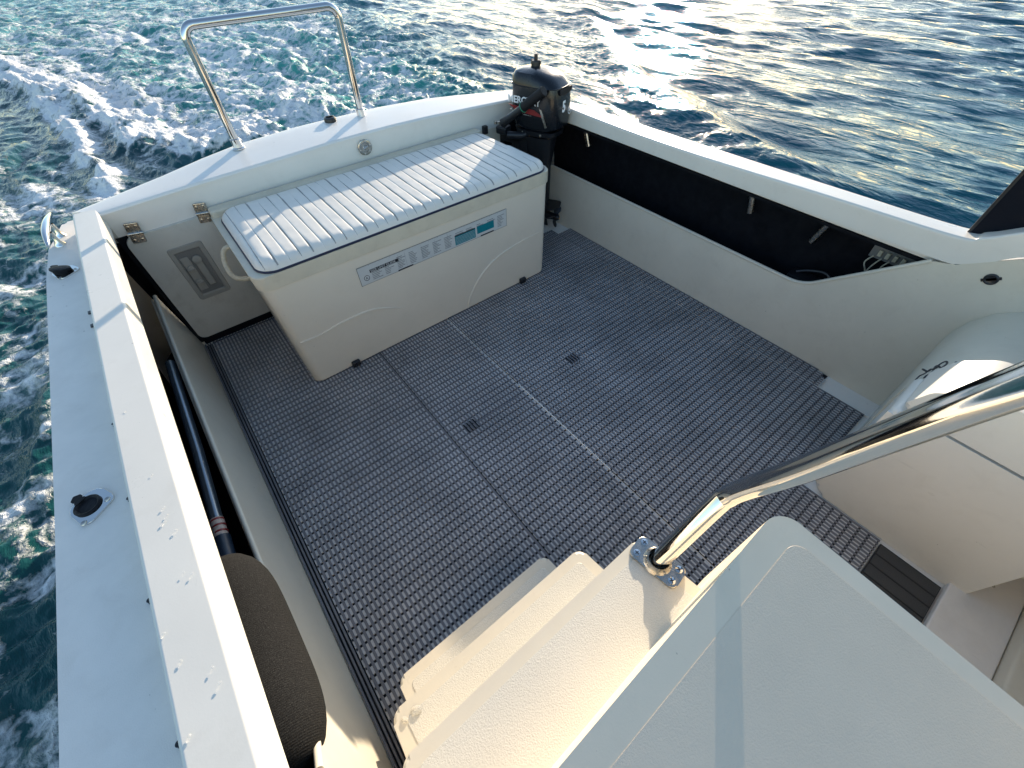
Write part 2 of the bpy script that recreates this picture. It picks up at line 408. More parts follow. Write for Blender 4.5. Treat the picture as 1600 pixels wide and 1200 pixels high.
    co = np.empty((nr * na, 3), np.float32); co[:, 0] = x.ravel(); co[:, 1] = y.ravel(); co[:, 2] = (WZ + h).ravel()
    i, j = np.meshgrid(np.arange(nr - 1), np.arange(na), indexing='ij'); j2 = (j + 1) % na
    q = np.stack([i * na + j, i * na + j2, (i + 1) * na + j2, (i + 1) * na + j], -1).reshape(-1, 4)[:, ::-1]
    me = bpy.data.meshes.new('water'); nf = len(q)
    me.vertices.add(len(co)); me.vertices.foreach_set('co', co.ravel())
    me.loops.add(nf * 4); me.loops.foreach_set('vertex_index', q.ravel().astype(np.int32))
    me.polygons.add(nf); me.polygons.foreach_set('loop_start', np.arange(0, nf * 4, 4, dtype=np.int32))
    me.polygons.foreach_set('use_smooth', np.ones(nf, bool))
    me.update(calc_edges=True)
    for nm, arr in (('foam', F), ('aerated', T)):
        at = me.attributes.new(nm, 'FLOAT', 'POINT'); at.data.foreach_set('value', arr.ravel().astype(np.float32))
    M, t, b = newmat('sea_water')
    co_ = N(t, 'ShaderNodeTexCoord').outputs['Object']
    mp = N(t, 'ShaderNodeMapping'); mp.inputs['Scale'].default_value = (1.0, 0.32, 1.0); mp.inputs['Rotation'].default_value = (0, 0, R(-6)); L(t, co_, mp.inputs['Vector'])
    fa = N(t, 'ShaderNodeAttribute', attribute_name='foam').outputs['Fac']
    ta = N(t, 'ShaderNodeAttribute', attribute_name='aerated').outputs['Fac']
    nA = noise(t, 3.2, 7, 0.62, co_, 0.8); nB = noise(t, 22, 4, 0.65, co_, 0.3)
    vo = N(t, 'ShaderNodeTexVoronoi', feature='DISTANCE_TO_EDGE'); vo.inputs['Scale'].default_value = 5.5
    wv = N(t, 'ShaderNodeVectorMath', operation='ADD')
    nc = N(t, 'ShaderNodeTexNoise'); nc.inputs['Scale'].default_value = 3.0; nc.inputs['Detail'].default_value = 4; L(t, co_, nc.inputs['Vector'])
    sc = N(t, 'ShaderNodeVectorMath', operation='SCALE'); sc.inputs['Scale'].default_value = 0.55; L(t, nc.outputs['Color'], sc.inputs[0])
    L(t, co_, wv.inputs[0]); L(t, sc.outputs[0], wv.inputs[1]); L(t, wv.outputs[0], vo.inputs['Vector'])
    lace_ = mathn(t, 'SUBTRACT', 0.20, vo.outputs['Distance'])       # >0 near the cell edges
    s = mathn(t, 'MULTIPLY', mathn(t, 'SUBTRACT', nA, 0.5), 1.9)
    s = mathn(t, 'ADD', s, mathn(t, 'MULTIPLY', mathn(t, 'SUBTRACT', nB, 0.5), 0.8))
    s = mathn(t, 'ADD', s, mathn(t, 'MULTIPLY', lace_, 1.1))
    s = mathn(t, 'ADD', s, fa)
    fo = mathn(t, 'MULTIPLY', mathn(t, 'SUBTRACT', s, 0.56), 2.6, True)
    gate = mathn(t, 'MULTIPLY', fa, 5.0, True)
    fo = mathn(t, 'MULTIPLY', fo, gate, True)
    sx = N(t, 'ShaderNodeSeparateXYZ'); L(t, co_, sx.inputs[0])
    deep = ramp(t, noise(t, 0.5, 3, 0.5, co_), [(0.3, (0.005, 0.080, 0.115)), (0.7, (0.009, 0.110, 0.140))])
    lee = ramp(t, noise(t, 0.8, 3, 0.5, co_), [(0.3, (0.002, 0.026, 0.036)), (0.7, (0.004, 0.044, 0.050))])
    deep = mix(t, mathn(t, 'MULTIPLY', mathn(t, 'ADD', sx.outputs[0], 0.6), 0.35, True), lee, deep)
    wc = mix(t, ta, deep, (0.05, 0.30, 0.26))
    col = mix(t, fo, wc, (0.80, 0.81, 0.80))
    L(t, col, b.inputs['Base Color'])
    L(t, mathn(t, 'ADD', mathn(t, 'MULTIPLY', fo, 0.55), 0.045), b.inputs['Roughness'])
    b.inputs['IOR'].default_value = 1.333; b.inputs['Specular IOR Level'].default_value = 0.42
    h0 = noise(t, 3.4, 3, 0.5, mp.outputs[0], 0.3); h1 = noise(t, 9, 5, 0.62, mp.outputs[0], 0.25); h2 = noise(t, 38, 4, 0.6, mp.outputs[0])
    nb = bump(t, h0, 0.6, 0.16); nb = bump(t, h1, 0.6, 0.05, nb); nb = bump(t, h2, 0.35, 0.007, nb)
    fh = mathn(t, 'MULTIPLY', fo, nB); nb = bump(t, fh, 0.7, 0.03, nb)
    L(t, nb, b.inputs['Normal'])
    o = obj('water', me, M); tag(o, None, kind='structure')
    return o
build_water()

# ================================================================== MOTOR BOAT
boat = empty('motor_boat', (0.825, 1.0, -0.35))
tag(boat, 'cream and white motor boat with an open cockpit, under way on the sea', 'boat')
INV = Matrix.Translation(-Vector((0.825, 1.0, -0.35)))
def B(o):
    """make o a direct part of the boat, keeping its world place"""
    o.parent = boat; o.matrix_parent_inverse = INV; return o
def mir(x): return 1.65 - x

# hull ------------------------------------------------------------
def build_hull():
    bm = bmesh.new(); rings = []
    st = [(-4.2, -.20, .85), (-3.2, -.46, .80), (-2.2, -.57, .72), (-1.0, -.585, .66), (0.4, -.567, .645), (0.9, -.55, .645), (2.0, -.524, .645), (2.25, -.508, .645)]
    for y, xl, zt in st:
        w = .825 - xl
        prof = [(xl, zt), (xl - .012, zt - .04), (xl - .004, zt - .10), (xl + .03 * 1, .1), (xl + .05, -.25), (xl + .12, -.50), (.825, -.80)]
        full = prof + [(mir(a), z) for a, z in prof[-2::-1]]
        rings.append([bm.verts.new((a, y, z)) for a, z in full])
    # transom corners
    for y, ins in ((2.36, .07), (2.50, .14), (2.53, .30)):
        xl = -.508 + ins
        prof = [(xl, .645), (xl, .605), (xl, .545), (xl + .03, .1), (xl + .05, -.25), (xl + .10, -.50), (.825, -.78)]
        full = prof + [(mir(a), z) for a, z in prof[-2::-1]]
        rings.append([bm.verts.new((a, y, z)) for a, z in full])
    for A_, B_ in zip(rings, rings[1:]):
        for k in range(len(A_) - 1): bm.faces.new((A_[k], A_[k + 1], B_[k + 1], B_[k]))
    bm.faces.new(rings[-1]); bm.faces.new(rings[0][::-1])
    bmesh.ops.solidify(bm, geom=bm.faces, thickness=0.012)
    return B(bm_obj('hull', bm, M_white))
build_hull()

# side decks --------------------------------------------------------
def deck_poly(s):
    pts = [(-.455, 2.46), (-.512, 2.24), (-.528, 2.0), (-.554, .9), (-.571, .4), (-.59, -1.0), (-.575, -2.2), (-.47, -3.2), (-.33, -3.2), (-.33, 2.46)]
    pts = roundpoly(pts, [.02, .05, .2, .3, .3, .3, .3, .05, 0, 0])
    return [(mir(a), b) for a, b in pts][::-1] if s else pts
for s in (0, 1):
    B(prism('side_deck', deck_poly(s), .615, .65, M_deck, None, bev=.012, seg=3))
# coamings ------------------------------------------------------------
def coaming(stations, name, mat):
    """stations: (y, x_inner, x_outer, z_low, z_top) ; smooth shell swept along the boat"""
    bm = bmesh.new(); rings = []
    for y, xi, xo, zl, zt in stations:
        d = 1 if xo > xi else -1; r = .009
        prof = [(xi, zl)]
        for k in range(5):
            a = R(90 * k / 4); prof.append((xi + d * (r - r * math.cos(a)), zt - r + r * math.sin(a)))
        for k in range(5):
            a = R(90 * k / 4); prof.append((xo - d * (r - r * math.sin(a)), zt - r + r * math.cos(a)))
        prof += [(xo, zl + .005), (xo - d * .03, zl - .0)]
        rings.append([bm.verts.new((a, y, z)) for a, z in prof])
    for A_, B_ in zip(rings, rings[1:]):
        n = len(A_)
        for k in range(n): bm.faces.new((A_[k], A_[(k + 1) % n], B_[(k + 1) % n], B_[k]))
    bm.faces.new(rings[0][::-1]); bm.faces.new(rings[-1])
    return B(bm_obj(name, bm, mat))
def interp(st, n=6):
    out = []
    P = catmull([Vector((a[0], a[1], a[3])) for a in st], n); Q = catmull([Vector((a[0], a[2], a[4])) for a in st], n)
    return [(p.x, p.y, q.y, p.z, q.z) for p, q in zip(P, Q)]
coaming(interp([(-3.0, -.30, -.40, .64, .735), (-1.0, -.30, -.395, .64, .725), (.2, -.30, -.392, .633, .716), (1.0, -.30, -.392, .64, .718), (2.0, -.30, -.388, .653, .722), (2.30, -.30, -.385, .655, .723)]), 'coaming', M_coam)
coaming(interp([(-1.6, 1.99, 2.12, .90, 1.22), (-.6, 1.985, 2.09, .86, 1.12), (-.25, 1.97, 2.06, .80, .97), (-.09, 1.957, 2.045, .735, .838), (-.02, 1.952, 2.04, .680, .785), (.035, 1.95, 2.04, .650, .748), (.10, 1.95, 2.04, .640, .728), (.5, 1.95, 2.045, .634, .716), (1.2, 1.95, 2.04, .630, .695), (1.9, 1.95, 2.035, .632, .700), (2.30, 1.95, 2.03, .640, .720)]), 'coaming', M_coam)
# transom ---------------------------------------------------------------
outer = [(-.385, 2.33, .722), (-.20, 2.385, .729), (-.045, 2.43, .736), (.14, 2.475, .750), (.32, 2.505, .762), (.6, 2.52, .768), (.825, 2.522, .768), (1.05, 2.52, .767), (1.33, 2.50, .758), (1.52, 2.465, .748), (1.70, 2.42, .737), (1.86, 2.385, .728), (2.035, 2.33, .722)]
crease = [(-.300, .7205), (-.20, .7240), (.04, .733), (.20, .737), (.457, .744), (.65, .751), (.825, .753), (1.0, .753), (1.2, .748), (1.45, .737), (1.73, .724), (1.85, .722), (1.95, .720)]
def build_cap():
    bm = bmesh.new(); rows = []
    for (xo, yo, zo), (xc, zc) in zip(outer, crease):
        row = [(xc, 2.262, zc - .13), (xc, 2.255, zc - .03), (xc, 2.25, zc - .010), (xc, 2.254, zc - .003), (xc, 2.262, zc)]
        for t in (.25, .5, .75, .93): row.append((xc + (xo - xc) * t, 2.262 + (yo - 2.262) * t, zc + (zo - zc) * t + .0012 * math.sin(math.pi * t)))
        row += [(xo, yo, zo - .004), (xo, yo + .008, zo - .014), (xo, yo + .006, zo - .15)]
        rows.append([bm.verts.new(p) for p in row])
    for A_, B_ in zip(rows, rows[1:]):
        for k in range(len(A_) - 1): bm.faces.new((A_[k], B_[k], B_[k + 1], A_[k + 1]))
    bm.faces.new(rows[0]); bm.faces.new(rows[-1][::-1])
    bmesh.ops.recalc_face_normals(bm, faces=bm.faces)
    return B(bm_obj('transom_cap', bm, M_white))
build_cap()
B(box('stern_shade_panel', 1.685, 1.946, 2.2555, 2.2615, .012, .612, M_dark, bev=.001))  # flat black panel painted for the shade of an opening, nothing cut in
B(box('transom_wall', -.30, 1.95, 2.262, 2.285, -.02, .64, M_gel, bev=0.002))
B(prism('stern_deck', [(-.46, 2.30), (-.42, 2.50), (-.28, 2.535), (1.93, 2.535), (2.07, 2.50), (2.11, 2.30)], .600, .6135, M_white))
# cockpit floor -------------------------------------------------------------
B(box('cockpit_floor', -.52, 2.17, -3.0, 2.30, -.05, 0, M_white, bev=0.003))
# side liners with the long pocket opening -------------------------------------
def liner(s):
    base = [(2.262, 0), (2.262, .335), (.385, .292), (.20, .475), (.05, .637), (.02, .637 if not s else .66), (-2.6, .637 if not s else .88), (-2.6, 0)]
    if s: base = [(2.262, 0), (2.262, .335), (.43, .326), (.10, .628), (0.04, .645), (-.03, .69), (-.12, .75), (-.6, .88), (-2.6, .92), (-2.6, 0)]
    rad = [0, 0, .05 if not s else .16] + [0] * (len(base) - 3)
    poly = roundpoly(base, rad, 8)
    top = poly[1:-1]; ys_, zs_ = [], []
    for (ya, za), (yb, zb) in zip(top, top[1:]):
        n = max(1, int(abs(ya - yb) / .08))
        for k in range(n): ys_.append(ya + (yb - ya) * k / n); zs_.append(za + (zb - za) * k / n)
    ys_.append(top[-1][0]); zs_.append(top[-1][1])
    def X(y, z):
        lean = .030 * min(z / .33, 1) * sstep(.05, .45, np.array(y))
        return -.300 - float(lean)
    th = .008; bm = bmesh.new(); rows = []
    for y, zt in zip(ys_, zs_):
        zz = [zt * t / 5 for t in range(6)]
        rows.append([bm.verts.new((X(y, z), y, z)) for z in zz] + [bm.verts.new((X(y, z) - th, y, z)) for z in zz[::-1]])
    for A_, B_ in zip(rows, rows[1:]):
        n = len(A_)
        for k in range(n): bm.faces.new((A_[k], A_[(k + 1) % n], B_[(k + 1) % n], B_[k]))
    bm.faces.new(rows[0]); bm.faces.new(rows[-1][::-1])
    if s:
        for v in bm.verts: v.co.x = mir(v.co.x)
    o = B(bm_obj('side_liner', bm, M_liner))
    # rolled rim along the opening
    edge = [p for p in poly if p[1] > .30 and p[0] < 2.262 and p[0] > .09 and p[1] < .632]
    edge = [(2.25, .335)] + edge
    P = [Vector((X(y, z) - .003, y, z + .001)) for y, z in edge]
    P2 = [Vector((X(y, z) - .006 - .014 * float(sstep(.34, .55, np.array(y))), y, z - .014)) for y, z in edge]
    if s:
        for q in P + P2: q.x = mir(q.x)
    for k, (pp, rr, mm) in enumerate(((P, .008, M_liner), (P2, .006, M_gel))):
        tt = tube('rim_trim', pp, rr, mm, None, 10); tt.parent = o; tt.matrix_parent_inverse = Matrix.Identity(4)
        tt.matrix_basis = Matrix.Identity(4)
    return o
for s in (0, 1): liner(s)
# the dark pocket behind each liner -----------------------------------------------
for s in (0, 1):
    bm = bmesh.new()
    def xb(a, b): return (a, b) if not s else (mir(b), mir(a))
    for (xa, xc, y0, y1, z0, z1) in ((-.500, -.488, -.3, 2.44, .002, .612), (-.505, -.335, -.3, 2.44, .002, .010), (-.505, -.325, -.31, -.30, .01, .612), (-.505, -.302, 2.44, 2.45, .01, .598), (-.505, -.325, -.3, 2.29, .600, .612)):  # top slab is black for the unlit underside of the white deck
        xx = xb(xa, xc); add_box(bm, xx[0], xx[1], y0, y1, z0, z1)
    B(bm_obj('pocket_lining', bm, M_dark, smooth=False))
# hatch in the port quarter -----------------------------------------------------------
hp = roundpoly([(-.292, .045), (.035, .045), (.10, .045), (.10, .605), (-.292, .605)], [.03, 0, 0, 0, .035])
B(box('hatch_gap_shade', -.312, -.270, 2.2575, 2.2615, .02, .612, M_dark, bev=.001))  # thin black plate painted for the shade in the gap beside the hatch
B(box('toe_shade_strip', -.29, .06, 2.2558, 2.2616, .002, .043, M_dark, bev=.001))  # flat black strip painted for toe-kick shade below the hatch
hatch = B(prism('hatch', hp, 2.262, 2.246, M_hatch, None, 'y', bev=.003, seg=2))
def sub(o, p):
    o.parent = p; o.matrix_parent_inverse = Matrix.Identity(4); return o
for hx in (-.238, .022):
    bm = bmesh.new()
    M0 = tm(hx, 2.243, .618) @ rot(8, 'Y')
    add_box(bm, -.024, .024, -.003, .004, .006, .042, .004, 2, mtx=M0)
    add_box(bm, -.024, .024, -.003, .004, -.042, -.006, .004, 2, mtx=M0)
    add_tube(bm, [M0 @ Vector((-.026, -.004, 0)), M0 @ Vector((.026, -.004, 0))], .0075, 12)
    for sx in (-.013, .013):
        for sz in (-.028, .028):
            add_lathe(bm, [(.006, 0), (.006, .0015), (0, .003)], 12, M0 @ tm(sx, -.003, sz) @ rot(90, 'X'))
    sub(bm_obj('hinge', bm, M_steel2), hatch)
def build_latch():
    bm = bmesh.new()
    cx, cz = -.115, .378; w, h_ = .071, .135
    op = roundpoly([(cx - w, cz - h_), (cx + w, cz - h_), (cx + w, cz + h_), (cx - w, cz + h_)], .012)
    ip = roundpoly([(cx - w + .018, cz - h_ + .022), (cx + w - .018, cz - h_ + .022), (cx + w - .018, cz + h_ - .022), (cx - w + .018, cz + h_ - .022)], .006)
    # frame ring
    n = len(op); y0, y1 = 2.246, 2.239
    def ring(p, y): return [bm.verts.new((a, y, b)) for a, b in p]
    a0, a1, a2, a3 = ring(op, y0), ring([(cx + (a - cx) * .97, cz + (b - cz) * .985) for a, b in op], y1), ring(ip, y1), ring([(cx + (a - cx) * .94, cz + (b - cz) * .96) for a, b in ip], y0 - .0005)
    for P_, Q_ in ((a0, a1), (a1, a2), (a2, a3)):
        for k in range(n): bm.faces.new((P_[k], P_[(k + 1) % n], Q_[(k + 1) % n], Q_[k]))
    f = bm.faces.new(a3[::-1]); f.material_index = 1
    # the handle paddle and two round locks on the plate
    add_box(bm, cx + .000, cx + .030, 2.236, 2.2455, cz - .075, cz + .075, .006, 3)
    add_lathe(bm, [(.019, 0), (.019, .006), (.016, .008), (0, .008)], 20, tm(cx + .015, 2.238, cz + .062) @ rot(90, 'X'))
    add_box(bm, cx - .045, cx - .012, 2.241, 2.2455, cz - .088, cz + .085, .003, 2)
    for dz in (.025, -.045):
        add_lathe(bm, [(.017, 0), (.017, .006), (.014, .008), (0, .008)], 20, tm(cx - .028, 2.242, cz + dz) @ rot(90, 'X'))
        add_box(bm, cx - .041, cx - .015, 2.231, 2.235, cz + dz - .0025, cz + dz + .0025, .001, 1)
    sub(bm_obj('latch', bm, [M_latch, M_grey]), hatch)
build_latch()
# round chrome deck fill on the transom face -----------------------------------------------
def build_fill():
    Mx = tm(.822, 2.250, .690) @ rot(90, 'X')
    o = B(lathe('deck_fill', [(.0, 0), (.036, 0), (.036, .004), (.030, .007), (.022, .006), (.020, .003), (.010, .003), (.008, .005), (0, .005)], M_steel2, None, Mx, 32))
    bm = bmesh.new()
    for a in range(6): add_lathe(bm, [(.004, 0), (.004, .002), (0, .003)], 10, Mx @ rot(a * 60 + 15, 'Z') @ tm(.029, 0, .006))
    add_box(bm, -.014, .014, -.003, .003, .004, .009, .001, 1, mtx=Mx @ rot(20, 'Z'))
    sub(bm_obj('screw_ring', bm, M_steel), o)
build_fill()
# black fitting on the transom cap, snap on the wall
bm = bmesh.new()
add_lathe(bm, [(.030, 0), (.030, .012), (.026, .020), (.018, .022), (.017, .010), (0, .010)], 24, tm(.765, 2.478, .764))
add_box(bm, -.004, .004, -.018, .018, .012, .026, .001, 1, mtx=tm(.765, 2.478, .764) @ rot(70, 'Z'))
B(bm_obj('vent_fitting', bm, M_black))
B(box('hold_down_clip', 1.548, 1.576, 2.236, 2.262, .585, .628, M_black, bev=.005))
# stern rail hoop -------------------------------------------------------------------------
hp_ = fillet_path([(.302, 2.45, .755), (.300, 2.45, 1.196), (.934, 2.45, 1.196), (.922, 2.45, .760)], .045, 8)
hoop = B(tube('stern_rail', hp_, .0165, M_steel, None, 20))
for hx in (.302, .922):
    sub(lathe('rail_foot', [(.027, 0), (.027, .004), (.0215, .007), (.0205, .040), (.0170, .043)], M_steel, None, tm(hx, 2.45, .757), 24), hoop)
# cleat --------------------------------------------------------------------------------------
bm = bmesh.new()
cp = catmull([(-.487, 2.165, .690), (-.482, 2.23, .705), (-.476, 2.30, .708), (-.470, 2.37, .706), (-.462, 2.44, .700)], 5)
rr = [.0055 + .0085 * math.sin(math.pi * k / (len(cp) - 1)) for k in range(len(cp))]
add_tube(bm, cp, rr, 14)
for cy in (2.255, 2.335): add_lathe(bm, [(.019, 0), (.018, .005), (.010, .016), (.009, .052)], 16, tm(-.462 - (.004 if cy > 2.3 else .01), cy, .649))
B(bm_obj('cleat', bm, M_steel))
# rod holders ----------------------------------------------------------------------------------
def rod_holder(x, y, closed):
    Mx = tm(x, y, .650)
    pl = roundpoly([(.017, .048), (-.044, .019), (-.014, -.054), (.047, -.010)], [.022, .022, .016, .016], 6)
    bm = bmesh.new(); add_prism(bm, pl, 0, .0048, 'z', .0018, 2, mtx=Mx)
    o = B(bm_obj('rod_holder', bm, M_steel)); bm = bmesh.new()
    tab = roundpoly([(.018, -.014), (.030, -.007), (.036, -.012), (.045, .0), (.036, .012), (.030, .007), (.018, .014)], .003, 3)
    if not closed:
        T = Mx @ tm(-.004, .002, 0)
        add_lathe(bm, [(.0250, .004), (.0256, .008), (.0225, .010), (.0195, .0085), (.018, .0052), (0, .0052)], 32, T)  # rubber ring closed by a black disc painted as the dark hole
        add_prism(bm, tab, .006, .0105, 'z', mtx=T @ rot(118, 'Z')); nm = 'rubber_insert'
    else:
        T = Mx @ tm(-.006, .004, .014) @ rot(-10, 'X') @ rot(14, 'Y')
        add_lathe(bm, [(.0, .009), (.020, .0085), (.0285, .006), (.0295, .001), (.024, -.006), (.022, -.014)], 32, T)
        add_prism(bm, tab, .001, .0065, 'z', mtx=T @ rot(118, 'Z')); nm = 'rubber_cap'
    sub(bm_obj(nm, bm, M_rubber), o)
    for sx, sy in ((.031, -.007), (-.015, -.039)):
        bm = bmesh.new(); Ts = Mx @ tm(sx, sy, .0048)
        add_lathe(bm, [(.0062, 0), (.0055, .0012), (.003, .0004), (0, 0)], 14, Ts)
        sub(bm_obj('screw', bm, M_steel2), o)
rod_holder(-.487, .889, False)
rod_holder(-.470, 2.012, True)
# canvas studs along the deck joint ------------------------------------------------------------
for y in (1.80, 1.106, .85, .589, .33, 2.18):
    B(lathe('canvas_stud', [(.006, 0), (.006, .003), (.0035, .004), (.0035, .008), (.005, .010), (0, .011)], M_black, None, tm(-.402 - .014 * (y < 1.5), y, .650), 12))
for y in (1.682, 1.60):
    bm = bmesh.new(); Mx = tm(-.412, y, .650)
    add_box(bm, -.016, .010, -.009, .009, 0, .004, .002, 2, mtx=Mx); add_box(bm, .004, .009, -.011, .011, 0, .022, .002, 2, mtx=Mx)
    B(bm_obj('canvas_clip', bm, M_black))
# rod tubes hanging in the starboard pocket -------------------------------------------------------
for (y0, z0, y1, z1) in ((.850, .60, .823, .476), (.475, .60, .515, .461), (1.955, .60, 1.913, .48)):
    B(tube('rod_tube', [(2.09, y0, z0), (2.10, y1, z1)], .0155, M_steel2, None, 18))
# fuse panel, wires and a shut-off valve in the pocket ---------------------------------------------
bm = bmesh.new()
add_box(bm, 2.11, 2.165, .10, .30, .490, .545, .004, 2)
for k in range(6): add_box(bm, 2.100, 2.112, .118 + k * .028, .132 + k * .028, .505, .530, .002, 1, mi=1)
fp = B(bm_obj('fuse_panel', bm, [M_grey, M_rope]))
fp['label'] = 'grey fuse panel with pale wire ends under the coaming'
bm = bmesh.new()
for k in range(5):
    y = .28 - .03 * k
    add_tube(bm, catmull([(2.105, y, .50), (2.09, y + .012, .47), (2.10, y + .03 * (k % 2) - .01, .42), (2.12, y + .02, .34 - .02 * k)], 5), .0028, 6)
sub(bm_obj('wiring', bm, M_rope), fp)
bm = bmesh.new()
for k in range(4): add_lathe(bm, [(.016, 0), (.018, .01), (.012, .03), (.006, .034)], 12, tm(2.06 + .02 * (k % 2), .335 + .034 * k, .325) @ rot(50 * k, 'X'))
add_tube(bm, catmull([(2.05, .32, .33), (2.07, .38, .37), (2.08, .45, .35), (2.06, .50, .33)], 5), .007, 8)
add_box(bm, 2.02, 2.10, .30, .52, .02, .33, .01, 2)
B(bm_obj('shutoff_valve', bm, M_black))
# black plug on the starboard liner ------------------------------------------------------------------
bm = bmesh.new(); T = tm(1.9495, -.063, .642) @ rot(-90, 'Y')
add_lathe(bm, [(.019, 0), (.019, .003), (.015, .005), (.012, .003), (0, .003)], 24, T)
add_box(bm, -.005, .005, -.024, .024, 0, .003, .001, 1, mtx=T @ rot(35, 'Z'))
B(bm_obj('drain_plug', bm, M_black))
B(lathe('screw_cap', [(.011, 0), (.010, .002), (0, .0025)], M_gel, None, tm(1.955, -.085, .765) @ rot(-90, 'Y'), 18))
# side window rising from the starboard coaming ---------------------------------------------------------
wpoly = [(.073, .722), (.060, .722), (-.02, .78), (-.09, .83), (-.25, .96), (-.6, 1.11), (-1.5, 1.20), (-1.5, 1.9), (.030, 1.9), (.060, 1.30)]
sw = B(prism('side_window', wpoly, 2.005, 2.013, M_glass, None, 'x', bev=.001, seg=1, both=True))
sub(tube('edge_trim', [(2.009, .075, .725), (2.009, .062, 1.30), (2.009, .032, 1.9)], .006, M_black), sw)

# moulded stair -----------------------------------------------------------------------------------------
def step(x0, x1, y0, y1, z0, z1, r=.024, mat=M_gel):
    pl = roundpoly([(x0 - .014, y0), (x1 + .02, y0), (x1, y1), (x0, y1)], [.005, .005, r, r], 8)
    bm = bmesh.new(); add_prism(bm, pl, z0, z1, 'z', .010, 4)
    o = B(bm_obj('stair_step', bm, mat))
    i = .026
    pl2 = roundpoly([(x0 + i, y0), (x1 + .02 - i, y0), (x1 - i, y1 - i), (x0 + i, y1 - i)], [.004, .004, .012, .012], 5)
    t_ = prism('tread', pl2, z1 - .002, z1 + .0012, M_tread, None, 'z', .001, 1); sub(t_, o)
    return o
step(-.178, .333, .02, .302, 0, .17, .020)
step(-.199, .378, .02, .217, .1715, .34)
step(-.190, .446, -.06, .116, .3415, .51)
def top_block():
    pl = roundpoly([(-.36, -1.15), (.73, -1.15), (.622, -.040), (-.34, -.064)], [.03, .03, .050, .050], 12)
    def tilt(bm):
        for v in bm.verts:
            if v.co.z > .5: v.co.z -= .186 * max(0, -.04 - v.co.y) + .100 * (.6 - v.co.x)  # slope added so the low sun only grazes the top, leaving it shaded
    bm = bmesh.new(); add_prism(bm, pl, .30, .700, 'z', .040, 10); tilt(bm)
    o = B(bm_obj('upper_step', bm, M_topedge))
    pl2 = roundpoly([(-.32, -1.10), (.695, -1.10), (.592, -.094), (-.30, -.112)], [.02, .02, .03, .03], 8)
    bm = bmesh.new(); add_prism(bm, pl2, .695, .7006, 'z', .0004, 1); tilt(bm)
    sub(bm_obj('tread', bm, M_top), o); o['label'] = 'broad flat cream top step with speckled non-skid surface'
    return o
top_block()
# handrail ------------------------------------------------------------------------------------------------
hr = catmull([(.433, .052, .515), (.452, .050, .545), (.540, .040, .680), (.557, .034, .712), (.563, .020, .76), (.565, -.020, .883), (.566, -.062, 1.03), (.5665, -.102, 1.17), (.567, -.15, 1.32), (.567, -.26, 1.48), (.567, -.5, 1.60), (.567, -.8, 1.66)], 8)
hand = B(tube('handrail', hr, .0212, M_steel, None, 28))
hand['label'] = 'polished steel grab rail rising from the third stair step'
Mp = tm(.434, .052, .5112) @ rot(-82, 'Z')
pl = roundpoly([(-.059, -.030), (.059, -.030), (.059, .030), (-.059, .030)], .014, 6)
bm = bmesh.new(); add_prism(bm, pl, 0, .008, 'z', .003, 3, mtx=Mp)
add_lathe(bm, [(.033, .006), (.030, .010), (.0245, .016), (.0235, .026)], 28, Mp)
bp = sub(bm_obj('base_plate', bm, M_steel2), hand)
for sx in (-1, 1):
    for sy in (-1, 1):
        bm = bmesh.new()
        add_lathe(bm, [(.0085, 0), (.0080, .0025), (.004, .0035), (0, .0036)], 18, Mp @ tm(sx * .044, sy * .016, .0075))
        for a in (20, 110): add_box(bm, -.0050, .0050, -.0009, .0009, .0030, .0042, mi=1, mtx=Mp @ tm(sx * .044, sy * .016, .0075) @ rot(a + 30 * sx, 'Z'))
        sc_ = bm_obj('screw', bm, [M_steel, M_black]); sc_.parent = hand
# wet drops on the second and third steps ------------------------------------------------------------------
for (x, y, z, q) in [(-.149, .188, .3412, .0095), (-.177, .190, .3412, .006), (-.335, .722, .719, .0035), (-.332, .700, .719, .003), (-.340, .688, .719, .004), (-.325, .655, .719, .0035), (-.330, .560, .719, .0025),
                     (-.318, .548, .719, .003), (-.325, .374, .719, .003), (-.321, .345, .719, .0035), (-.373, .306, .718, .004), (-.363, .415, .718, .0035), (-.377, .475, .718, .004), (-.34, .82, .719, .0025), (-.36, 1.05, .719, .003), (-.20, .13, .3412, .003)]:
    if z > .7: q *= .62
    bm = bmesh.new(); add_lathe(bm, [(q, 0), (q * .85, q * .28), (q * .45, q * .45), (0, q * .5)], 14, tm(x, y, z) @ rot(random.uniform(0, 180), 'Z') @ Matrix.Diagonal((1, 1.35, 1, 1)))
    B(bm_obj('water_drop', bm, M_drop))
